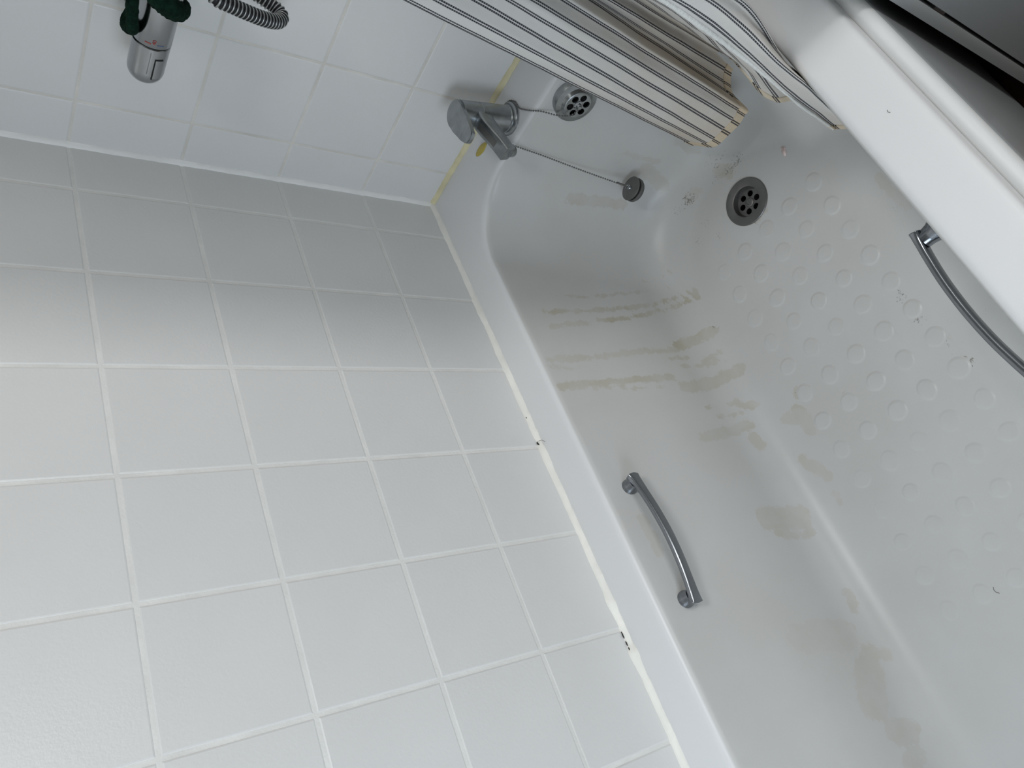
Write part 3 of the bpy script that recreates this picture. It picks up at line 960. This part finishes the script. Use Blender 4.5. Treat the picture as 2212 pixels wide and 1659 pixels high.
bm_obj('knob', bm, M['chrome'], door)
for zz in (-0.135, 0.16):
    bm = bmesh.new(); add_box(bm, CX - 0.022, CX - 0.004, CY0 + 0.0140, CY0 + 0.0178, Z0 + zz - 0.012, Z0 + zz + 0.012)
    bm_obj('hinge', bm, M['steel_grey'], cab, smooth=False)
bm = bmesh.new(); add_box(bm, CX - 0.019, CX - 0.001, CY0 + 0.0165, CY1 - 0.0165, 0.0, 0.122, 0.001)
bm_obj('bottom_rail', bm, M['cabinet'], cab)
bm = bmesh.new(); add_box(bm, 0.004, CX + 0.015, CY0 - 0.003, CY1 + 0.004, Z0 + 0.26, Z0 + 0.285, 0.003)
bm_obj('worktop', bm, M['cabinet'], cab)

# ------------------------------------------------------------------ pillar tap on the end of the rim
tap = empty('bath_tap', W((0.062, 0.249, 0)), 'grey chrome bath tap with flat lever and short spout on the end rim', 'tap')
TB = W((0.061, 0.2495, 0.0002)); TT = W((0.0635, 0.2375, 0.101))
TA = (TT - TB).normalized(); TL = (TT - TB).length
bm = bmesh.new()
add_lathe(bm, TB, TA, [(0.0268, 0), (0.0268, 0.0035), (0.0255, 0.0050), (0.0232, 0.0058)], n=48)
bm_obj('base_flange', bm, M['chrome_dull'], tap)
bm = bmesh.new()
add_lathe(bm, TB, TA, [(0.0222, 0.0050), (0.0222, 0.0085), (0.0212, 0.0095), (0.0208, 0.060), (0.0202, 0.0605), (0.0202, 0.0615)], n=48)
bm_obj('tap_body', bm, M['chrome_dull'], tap)
bm = bmesh.new()
add_lathe(bm, TB, TA, [(0.0200, 0.0610), (0.0206, 0.0620), (0.0206, TL - 0.006)], n=48)
sleeve = bm_obj('handle_sleeve', bm, M['chrome_dull'], tap)
# lever: flat paddle, a circle over the body that tapers out over the bath
out = []
cx, cy = 0.0605, 0.2345
for k in range(19):
    a = math.radians(78 + (282 - 78) * k / 18)
    out.append((cx + 0.0215 * math.cos(a), cy + 0.0215 * math.sin(a)))
out += [(0.082, 0.2145), (0.112, 0.2225), (0.122, 0.2265), (0.1275, 0.2300), (0.1295, 0.2345), (0.1290, 0.2450), (0.1265, 0.2495), (0.118, 0.2510), (0.085, 0.2545)]
bm = bmesh.new()
lo = [bm.verts.new(W((x, y, 0.0945 + (x - 0.06) * 0.02))) for x, y in out]
hi = [bm.verts.new(W((x, y, 0.1015 + (x - 0.06) * 0.02))) for x, y in out]
n_ = len(out)
for k in range(n_):
    bm.faces.new((lo[k], lo[(k + 1) % n_], hi[(k + 1) % n_], hi[k]))
bm.faces.new(hi); bm.faces.new(lo[::-1])
bmesh.ops.bevel(bm, geom=[e for e in bm.edges if all(v in hi for v in e.verts)], offset=0.0013, segments=2, affect='EDGES')
bm_obj('lever', bm, M['chrome_dull'], tap, sharp=50)
# spout
sp = [W((0.066, 0.2455, 0.058)), W((0.084, 0.2445, 0.0585)), W((0.100, 0.2440, 0.0545)), W((0.118, 0.2432, 0.0475)), W((0.135, 0.2422, 0.0420)), W((0.1475, 0.2415, 0.0380))]
path = catmull(sp, 4)
bm = bmesh.new()
def sp_sec(i, t):
    th = 0.030 - 0.010 * min(1, t * 1.4)
    wd = 0.0265 - 0.0010 * t
    return rrect2(th, wd, 0.0035, 3)
add_sweep(bm, path, sp_sec)
spout = bm_obj('spout', bm, M['chrome_dull'], tap, sharp=40)
bm = bmesh.new()
add_lathe(bm, W((0.1405, 0.2420, 0.0345)), (-0.37, 0, -1), [(0.0098, 0), (0.0098, 0.0105), (0.0085, 0.0115)], n=28)
bm_obj('aerator', bm, M['chrome_dull'], spout)
bm = bmesh.new()
sub_ = list(range(5, 15))
path2 = [path[k] for k in sub_]
def plate_sec(i, t):
    top = (0.030 - 0.010 * min(1, sub_[i] / (len(path) - 1) * 1.4)) / 2
    return [(top + 0.0003, -0.0040), (top + 0.0003, 0.0068), (top - 0.002, 0.0068), (top - 0.002, -0.0040)]
add_sweep(bm, path2, plate_sec)
bm_obj('name_plate', bm, M['steel_grey'], spout, smooth=False)['label'] = 'dark worn plate on top of spout'

# ------------------------------------------------------------------ plug on a bead chain
plug = empty('bath_plug', W((0.176, 0.247, -0.215)), 'round metal bath plug hanging by its bead chain against the end wall', 'plug')
PN = Vector((-0.20, 0.06, 0.97)).normalized()
PC = W((0.1815, 0.2515, -0.2125))
bm = bmesh.new()
add_lathe(bm, PC, PN, [(0.0, 0.0), (0.0205, 0.0), (0.0212, 0.0008), (0.0212, 0.0020), (0.0195, 0.0030), (0, 0.0034)], n=48)
bm_obj('plug_cap', bm, M['steel_grey'], plug)
bm = bmesh.new()
add_lathe(bm, PC - PN * 0.0045, PN, [(0, 0), (0.0188, 0), (0.0188, 0.0046), (0, 0.0046)], n=40)
bm_obj('plug_gap', bm, M['rubber'], plug)
bm = bmesh.new()
add_lathe(bm, PC - PN * 0.0130, PN, [(0, 0), (0.0185, 0.0), (0.0208, 0.0035), (0.0212, 0.0070), (0.0205, 0.0088), (0, 0.0090)], n=48)
bm_obj('plug_seal', bm, M['grey_rubber'], plug)
bm = bmesh.new()
add_lathe(bm, PC + PN * 0.003, PN, [(0.0036, 0), (0.0034, 0.003), (0.0022, 0.0045), (0, 0.005)], n=16)
ringp = [PC + PN * 0.0085 + Vector((0, 0.0042 * math.cos(a), 0)) + PN * 0.0042 * math.sin(a) for a in [2 * math.pi * k / 16 for k in range(17)]]
add_sweep(bm, ringp, lambda i, t: circle2(0.0007, 8), hint=(1, 0, 0.2), caps=False)
bm_obj('plug_ring', bm, M['chrome'], plug)
def bead_chain(name, pts, parent, pitch=0.0043, r=0.00150):
    path = catmull(pts, 24)
    L_ = [0.0]
    for p, q in zip(path[:-1], path[1:]):
        L_.append(L_[-1] + (q - p).length)
    bm = bmesh.new()
    n = int(L_[-1] / pitch)
    tmpl = bmesh.new()
    bmesh.ops.create_icosphere(tmpl, subdivisions=2, radius=r)
    tv = [v.co.copy() for v in tmpl.verts]
    tf = [[v.index for v in f.verts] for f in tmpl.faces]
    tmpl.free()
    j = 0
    for k in range(n + 1):
        s = k * pitch
        while j < len(L_) - 2 and L_[j + 1] < s:
            j += 1
        t = (s - L_[j]) / max(L_[j + 1] - L_[j], 1e-9)
        p = path[j].lerp(path[j + 1], min(max(t, 0), 1))
        vs = [bm.verts.new(v + p) for v in tv]
        for f in tf:
            bm.faces.new([vs[i] for i in f])
    add_sweep(bm, path[::3] + [path[-1]], lambda i, t: circle2(0.00035, 5), hint=(0.3, 0.9, 0.2))
    return bm_obj(name, bm, M['steel_grey'], parent, sharp=None)
top_ring = PC + PN * 0.0125
def round_tap(a, r=0.0288, z=0.0022):
    return W((0.061 + r * math.cos(math.radians(a)), 0.2495 + r * math.sin(math.radians(a)), z))
ch2 = [round_tap(180), round_tap(215), round_tap(250), round_tap(285), W((0.092, 0.2270, 0.0022)), W((0.1085, 0.2335, 0.0012)), W((0.122, 0.2365, -0.0500)), W((0.1400, 0.2400, -0.1050)), W((0.1580, 0.2450, -0.1520))]
c_ = bead_chain('plug_chain', ch2 + [top_ring], plug)
c_['kind'] = 'stuff'
ch1 = [round_tap(180), round_tap(140), round_tap(105), round_tap(75, 0.0295), W((0.083, 0.2855, 0.0022)), W((0.0985, 0.2960, 0.0010)), W((0.1105, 0.3060, -0.0080)), W((0.1240, 0.3140, -0.0240)), W((0.1345, 0.3240, -0.0370)), W((0.1365, 0.3380, -0.0455))]
c_ = bead_chain('overflow_chain', ch1, plug)
c_['kind'] = 'stuff'
bm = bmesh.new()
clip = [top_ring + Vector((-0.006, -0.001, 0.018)), top_ring + Vector((-0.002, 0, 0.006)), top_ring]
add_sweep(bm, clip, lambda i, t: circle2(0.0017, 10), hint=(0, 1, 0))
bm_obj('chain_clip', bm, M['steel_grey'], plug)

# ------------------------------------------------------------------ shower mixer on the end wall
MX, MZ, MR = 0.067, 0.5450, 0.0218
mixer = empty('shower_mixer', W((0.0, 0.33, MZ)), 'chrome bar shower mixer with rounded end knob on the tiled end wall', 'shower mixer')
MO = W((MX, 0, MZ))
bm = bmesh.new()
add_lathe(bm, MO, (0, 1, 0), [(0.0218, 0.2355), (0.0224, 0.2365), (0.0231, 0.30), (0.0231, 0.36), (0.0225, 0.4185), (0.0218, 0.4195)], n=56)
bar = bm_obj('mixer_body', bm, M['chrome'], mixer)
def knob_prof(y0, sgn):
    p = []
    R_ = 0.0216
    for k in range(13):
        a = math.pi / 2 * k / 12
        p.append((R_ * math.sin(a) ** 0.9 if k else 0.0, y0 + sgn * 0.020 * (1 - math.cos(a))))
    p += [(R_ + 0.0003, y0 + sgn * 0.040), (R_ + 0.0006, y0 + sgn * 0.0565), (R_ - 0.0002, y0 + sgn * 0.0575)]
    return p
bm = bmesh.new(); add_lathe(bm, MO, (0, 1, 0), knob_prof(0.1765, 1), n=56)
knob = bm_obj('temperature_knob', bm, M['chrome'], mixer)
bm = bmesh.new(); add_lathe(bm, MO, (0, 1, 0), [(0.0208, 0.2335), (0.0208, 0.2360)], n=48)
bm_obj('knob_gap', bm, M['rubber'], mixer)
bm = bmesh.new(); add_lathe(bm, MO, (0, 1, 0), [(q[0], q[1]) for q in knob_prof(0.4775, -1)], n=56)
bm_obj('flow_knob', bm, M['chrome'], mixer)
def on_bar(ang, y, r):
    a = math.radians(ang)
    return MO + Vector((r * math.cos(a), y, r * math.sin(a)))
def curved_patch(name, a0, a1, y0, y1, r0, r1, mat, parent, n=10, shape=None):
    bm = bmesh.new()
    rows = []
    for k in range(n + 1):
        a = a0 + (a1 - a0) * k / n
        rows.append([bm.verts.new(on_bar(a, y0, r0)), bm.verts.new(on_bar(a, y0, r1)), bm.verts.new(on_bar(a, y1, r1)), bm.verts.new(on_bar(a, y1, r0))])
    for A, B in zip(rows[:-1], rows[1:]):
        for k in range(4):
            bm.faces.new((A[k], A[(k + 1) % 4], B[(k + 1) % 4], B[k]))
    bm.faces.new(rows[0][::-1]); bm.faces.new(rows[-1])
    return bm_obj(name, bm, mat, parent, sharp=30)
# raised ridge and safety button on the knob, marks on the body
curved_patch('button_surround', -36, -8, 0.1925, 0.2215, 0.0205, 0.02245, M['rubber'], knob)
curved_patch('safety_button', -35, -10, 0.1940, 0.2205, 0.0205, 0.0236, M['chrome'], knob)
curved_patch('knob_groove', 6.2, 8.6, 0.199, 0.2330, 0.0205, 0.02212, M['steel_grey'], knob)
curved_patch('red_mark', 14, 32, 0.2405, 0.2416, 0.021, 0.02268, M['red_print'], bar)
curved_patch('blue_mark', -24, -4, 0.2405, 0.2414, 0.021, 0.02268, M['blue_print'], bar)
def bar_text(txt, ang, y, size, mat, parent):
    cu = bpy.data.curves.new('scale_number', 'FONT')
    cu.body = txt
    cu.size = size
    cu.align_x = 'CENTER'; cu.align_y = 'CENTER'
    cu.extrude = 0.0
    to = bpy.data.objects.new('scale_number', cu)
    COL.objects.link(to)
    dg = bpy.context.evaluated_depsgraph_get()
    tm = bpy.data.meshes.new_from_object(to.evaluated_get(dg))
    bpy.data.objects.remove(to, do_unlink=True)
    me_ = bpy.data.meshes.new('scale_number')
    vs, fs = [], [tuple(p.vertices) for p in tm.polygons]
    for v in tm.vertices:      # reading along +y, top of the figures turned up
        vs.append(on_bar(ang + math.degrees(v.co.y / 0.0227), y + v.co.x, 0.02275))
    me_.from_pydata([tuple(v) for v in vs], [], fs)
    me_.materials.append(mat)
    return link(bpy.data.objects.new('scale_number', me_), parent)
bar_text('40', 5, 0.2440, 0.0064, M['red_print'], bar)
for yy in (0.262, 0.412):
    bm = bmesh.new()
    add_lathe(bm, W((0.0005, yy, 0.5405)), (1, 0, 0), [(0.0365, 0), (0.0365, 0.006), (0.034, 0.011), (0.020, 0.019), (0.0165, 0.021), (0.0165, 0.055)], n=48)
    bm_obj('wall_cover', bm, M['chrome'], mixer)
bm = bmesh.new()
add_lathe(bm, W((MX, 0.337, MZ - 0.020)), (0, 0, -1), [(0.012, 0), (0.012, 0.016), (0.0105, 0.018)], n=32)
bm_obj('hose_outlet', bm, M['chrome'], mixer)

# shower hose: leaves the outlet, drops into a tight bend and climbs again
hp = [W((MX, 0.337, MZ - 0.033)), W((0.070, 0.334, 0.502)), W((0.080, 0.3240, 0.500)), W((0.0860, 0.3185, 0.492)), W((0.085, 0.3150, 0.474)), W((0.080, 0.309, 0.4490)), W((0.072, 0.303, 0.4250)), W((0.060, 0.2990, 0.4060)), W((0.047, 0.3000, 0.3985)), W((0.037, 0.3030, 0.4050)),
      W((0.031, 0.3060, 0.4180)), W((0.027, 0.310, 0.4340)), W((0.025, 0.318, 0.470)), W((0.022, 0.330, 0.530)), W((0.022, 0.346, 0.640)), W((0.022, 0.350, 0.80)), W((0.022, 0.350, 1.00))]
path = catmull(hp, 60)
LL = [0.0]
for p, q in zip(path[:-1], path[1:]):
    LL.append(LL[-1] + (q - p).length)
pitch = 0.0052
steps = [(0.0, 0.0078), (0.30, 0.0078), (0.36, 0.0092), (0.55, 0.0098), (0.74, 0.0092), (0.80, 0.0078)]
samples, rads, dark = [], [], []
j = 0
for k in range(int(LL[-1] / pitch)):
    for f_, r in steps:
        s = (k + f_) * pitch
        while j < len(LL) - 2 and LL[j + 1] < s:
            j += 1
        t = (s - LL[j]) / max(LL[j + 1] - LL[j], 1e-9)
        samples.append(path[j].lerp(path[j + 1], t)); rads.append(r); dark.append(f_)
bm = bmesh.new()
nv = 20
rgs = []
pu = Vector((0, 1, 0))
for i, p in enumerate(samples):
    t = (samples[min(i + 1, len(samples) - 1)] - samples[max(i - 1, 0)]).normalized()
    pu = (pu - t * t.dot(pu)).normalized()
    pv = t.cross(pu)
    rgs.append([bm.verts.new(p + (pu * math.cos(2 * math.pi * k / nv) + pv * math.sin(2 * math.pi * k / nv)) * rads[i]) for k in range(nv)])
for i, (A, B) in enumerate(zip(rgs[:-1], rgs[1:])):
    dk = dark[i] in (0.0, 0.30, 0.80, 0.74)
    for k in range(nv):
        f = bm.faces.new((A[k], A[(k + 1) % nv], B[(k + 1) % nv], B[k]))
        f.material_index = 1 if dk else 0
bm.faces.new(rgs[0][::-1]); bm.faces.new(rgs[-1])
hose = bm_obj('shower_hose', bm, [M['hose_light'], M['hose_dark']], sharp=None)
tag(hose, 'ribbed grey shower hose bending in a loop against the end wall tiles', 'shower hose')

# dark green terry band looped over the mixer
gp = [W((0.092, 0.360, 0.580)), W((0.090, 0.311, 0.5815)), W((0.090, 0.289, 0.579)), W((0.089, 0.266, 0.5755)), W((0.082, 0.2500, 0.5715)), W((0.062, 0.2420, 0.5745)), W((0.040, 0.248, 0.566)), W((0.032, 0.262, 0.545)), W((0.040, 0.275, 0.5245)),
      W((0.060, 0.2800, 0.5215)), W((0.078, 0.286, 0.5290)), W((0.093, 0.297, 0.543)), W((0.101, 0.309, 0.558)), W((0.104, 0.322, 0.571)), W((0.102, 0.345, 0.583)), W((0.098, 0.365, 0.583))]
gpc = catmull(gp + [gp[0]], 14)
bm = bmesh.new()
def tsec(i, t):
    wdt = 0.0068 if t < 0.36 or t > 0.95 else 0.0068 + 0.0060 * math.sin(math.pi * (t - 0.36) / 0.59)
    p = gpc[i]
    return [(q[0] * (1 + 0.16 * noise.noise((p.x * 260 + k, p.y * 260, p.z * 260 + 2 * k))), q[1] * (1 + 0.16 * noise.noise((p.x * 260 + 5 + k, p.y * 260, p.z * 260)))) for k, q in enumerate(circle2(wdt, 26))]
add_sweep(bm, gpc, tsec, hint=(1, 0.2, 0.1), caps=False)
band = bm_obj('terry_band', bm, M['terry'], sharp=None)
tag(band, 'dark green terry cloth band looped over the chrome shower mixer', 'terry band')

# ------------------------------------------------------------------ shower curtain
def col_at(pts, z):
    for p, q in zip(pts[:-1], pts[1:]):
        if z >= q[2] or q is pts[-1]:
            t = (z - p[2]) / (q[2] - p[2])
            return Vector((p[0] + (q[0] - p[0]) * t, p[1] + (q[1] - p[1]) * t, z))
    return Vector(pts[-1])
NR = 110
cols = []
for u, pts in CURTAIN:
    zt, zb = pts[0][2], pts[-1][2]
    c_ = []
    for k in range(NR + 1):
        t = k / NR
        t = 1 - (1 - t) ** 1.9          # rows crowd towards the hem
        c_.append(col_at(pts, zt + (zb - zt) * t))
    for _ in range(3):                   # soften the corners of the measured polylines
        c_ = [c_[0]] + [(c_[i - 1] + c_[i] * 2 + c_[i + 1]) / 4 for i in range(1, NR)] + [c_[-1]]
    cols.append((u, c_))
SUB = 8
us = []
grid = []
def pchip(a, b, c, d, ua, ub, uc, ud, u):
    """cubic through b and c with finite-difference slopes on uneven spacing"""
    h = uc - ub
    t = (u - ub) / h
    m1 = (c - a) / (uc - ua) * h
    m2 = (d - b) / (ud - ub) * h
    return b * (2 * t ** 3 - 3 * t ** 2 + 1) + m1 * (t ** 3 - 2 * t ** 2 + t) + c * (-2 * t ** 3 + 3 * t ** 2) + m2 * (t ** 3 - t ** 2)
nC = len(cols)
for i in range(nC - 1):
    a_, b_, c_, d_ = cols[max(i - 1, 0)], cols[i], cols[i + 1], cols[min(i + 2, nC - 1)]
    nn = SUB if c_[0] - b_[0] > 0.7 else 4
    for k in range(nn):
        u = b_[0] + (c_[0] - b_[0]) * k / nn
        ua = a_[0] if i > 0 else b_[0] - 1
        ud = d_[0] if i < nC - 2 else c_[0] + 1
        us.append(u)
        row = []
        for r in range(NR + 1):
            A_ = a_[1][r] if i > 0 else b_[1][r] * 2 - c_[1][r]
            D_ = d_[1][r] if i < nC - 2 else c_[1][r] * 2 - b_[1][r]
            row.append(pchip(A_, b_[1][r], c_[1][r], D_, ua, b_[0], c_[0], ud, u))
        grid.append(row)
us.append(cols[-1][0]); grid.append(list(cols[-1][1]))
nU = len(us)
G = np.array([[tuple(p) for p in row] for row in grid])           # nU x NR+1 x 3
# small creases
for i in range(nU):
    for r in range(NR + 1):
        p = G[i, r]
        w = 0.0016 * noise.noise((us[i] * 0.45, p[2] * 11, 1.7)) + 0.0007 * noise.noise((us[i] * 1.1, p[2] * 32, 5.1))
        G[i, r, 0] += w
        G[i, r, 1] += w * 0.8
rowlen = np.zeros((nU, NR + 1))
for r in range(NR - 1, -1, -1):
    rowlen[:, r] = rowlen[:, r + 1] + np.linalg.norm(G[:, r] - G[:, r + 1], axis=1)
def cloth(name, cols_sel, rows_sel, mat, parent, thick, bulge=0.0):
    vs, fs = [], []
    ci, rj = list(cols_sel), list(rows_sel)
    for i in ci:
        for r in rj:
            vs.append(G[i, r] + np.array((0, 0, Z0)))
    nj = len(rj)
    for i in range(len(ci) - 1):
        for r in range(nj - 1):
            fs.append((i * nj + r, (i + 1) * nj + r, (i + 1) * nj + r + 1, i * nj + r + 1))
    o = mesh_obj(name, vs, fs, mat, parent)
    me_ = o.data
    for nm, arr in (('stripe_count', [us[i] for i in ci for r in rj]), ('above_hem', [rowlen[i, r] for i in ci for r in rj]),
                    ('stained', [(0.62 if us[i] < 5 else 1.0 if us[i] < 10 else 0.35) for i in ci for r in rj])):
        at_ = me_.attributes.new(nm, 'FLOAT', 'POINT')
        at_.data.foreach_set('value', np.array(arr, dtype=np.float32))
    so = o.modifiers.new('thickness', 'SOLIDIFY')
    so.thickness = thick
    so.offset = 0.0
    return o
curtain = empty('shower_curtain', (0.30, 0.64, 1.45 + Z0), 'white cotton shower curtain with pairs of dark stripes hanging into the bath', 'curtain')
hem_row = int(np.argmin(np.abs(rowlen[len(us) // 3] - 0.017)))
cloth('curtain_cloth', range(nU), range(NR + 1), M['cotton'], curtain, 0.0007)
cloth('hem', [i for i in range(nU) if us[i] < 14.0], range(hem_row, NR + 1), M['cotton_hem'], curtain, 0.0034)['label'] = 'cream stained folded hem'
cloth('hem', [i for i in range(nU) if us[i] > 15.9], range(hem_row, NR + 1), M['cotton_hem'], curtain, 0.0034)
cloth('selvedge', [i for i in range(nU) if us[i] > 18.22], range(NR + 1), M['selvedge'], curtain, 0.0028)['label'] = 'white ribbed side edge'
bm = bmesh.new()
add_lathe(bm, (0.0, 0.632, 1.464 + Z0), (1, 0, 0), [(0.022, 0), (0.022, 0.006), (0.0125, 0.008), (0.0125, RX - 0.008), (0.022, RX - 0.006), (0.022, RX - 0.0005)], n=24)
rail = bm_obj('curtain_rail', bm, M['chrome'])
tag(rail, 'chrome rail over the near rim of the bath that carries the striped curtain', 'curtain rail')

# ------------------------------------------------------------------ small things
bm = bmesh.new()
nn = 26
top = []; base = []
for k in range(nn):
    a = 2 * math.pi * k / nn
    ex, ey = 0.0086 * math.cos(a), 0.0185 * math.sin(a)
    if math.sin(a) > 0: ex *= 1 - 0.25 * math.sin(a) ** 2
    ca, sa_ = math.cos(-0.22), math.sin(-0.22)
    x, y = 0.0395 + ex * ca - ey * sa_, 0.1675 + ex * sa_ + ey * ca
    base.append(bm.verts.new(W((x, y, -0.0003))))
    top.append(bm.verts.new(W((0.0395 + (x - 0.0395) * 0.72, 0.1675 + (y - 0.1675) * 0.78, 0.0014 + 0.0003 * math.sin(3 * a)))))
c0 = bm.verts.new(W((0.0395, 0.1675, 0.0016)))
for k in range(nn):
    bm.faces.new((base[k], base[(k + 1) % nn], top[(k + 1) % nn], top[k]))
    bm.faces.new((top[k], top[(k + 1) % nn], c0))
bm.faces.new(base[::-1])
tag(bm_obj('dried_blob', bm, M['blob'], sharp=None), 'small yellow oval blob dried on the bath rim below the tap', 'blob')

bm = bmesh.new()
fx, fy, fz = FLAKE
nn = 14
for (dx, dy, rx, ry, an) in ((0.0, 0.0, 0.0078, 0.0036, -0.25), (-0.0050, 0.0022, 0.0040, 0.0030, 0.8)):
    up = []; dn = []
    for k in range(nn):
        a = 2 * math.pi * k / nn
        r = 1 + 0.22 * noise.noise((k * 0.9, dx * 900, 2))
        ex, ey = rx * r * math.cos(a), ry * r * math.sin(a)
        x, y = fx + dx + ex * math.cos(an) - ey * math.sin(an), fy + dy + ex * math.sin(an) + ey * math.cos(an)
        dn.append(bm.verts.new(W((x, y, fz + 0.0001)))); up.append(bm.verts.new(W((x, y, fz + 0.0011 + 0.0004 * math.sin(a)))))
    for k in range(nn):
        bm.faces.new((dn[k], dn[(k + 1) % nn], up[(k + 1) % nn], up[k]))
    bm.faces.new(up); bm.faces.new(dn[::-1])
tag(bm_obj('pink_flake', bm, M['flake'], sharp=None), 'tiny pale pink flake lying on the bath floor near the curtain', 'flake')

def strand(pts, label, r=0.00045):
    bm = bmesh.new()
    add_sweep(bm, catmull([W(p) for p in pts], 6), lambda i, t: circle2(r, 6), hint=(0, 0, 1))
    tag(bm_obj('hair_strand', bm, M['hair'], sharp=None), label, 'hair')
hz = FLOORZ + 0.0006
strand([(0.979, 0.322, hz), (0.9825, 0.3203, hz), (0.986, 0.3212, hz), (0.9885, 0.3240, hz)], 'short dark hair curled on the empty bath floor', 0.0003)
strand([(0.5555, 0.660, 0.0003), (0.557, 0.6593, 0.0003), (0.5585, 0.6594, 0.0003), (0.560, 0.6604, 0.0003)], 'short grey hair lying on the near bath rim', 0.00028)
strand([(0.5335, 0.004, 0.0085), (0.533, 0.0075, 0.0060), (0.5350, 0.0120, 0.0035), (0.5392, 0.0135, 0.0006)], 'fine dark hair stuck to the white sealant beside the long wall', 0.0003)
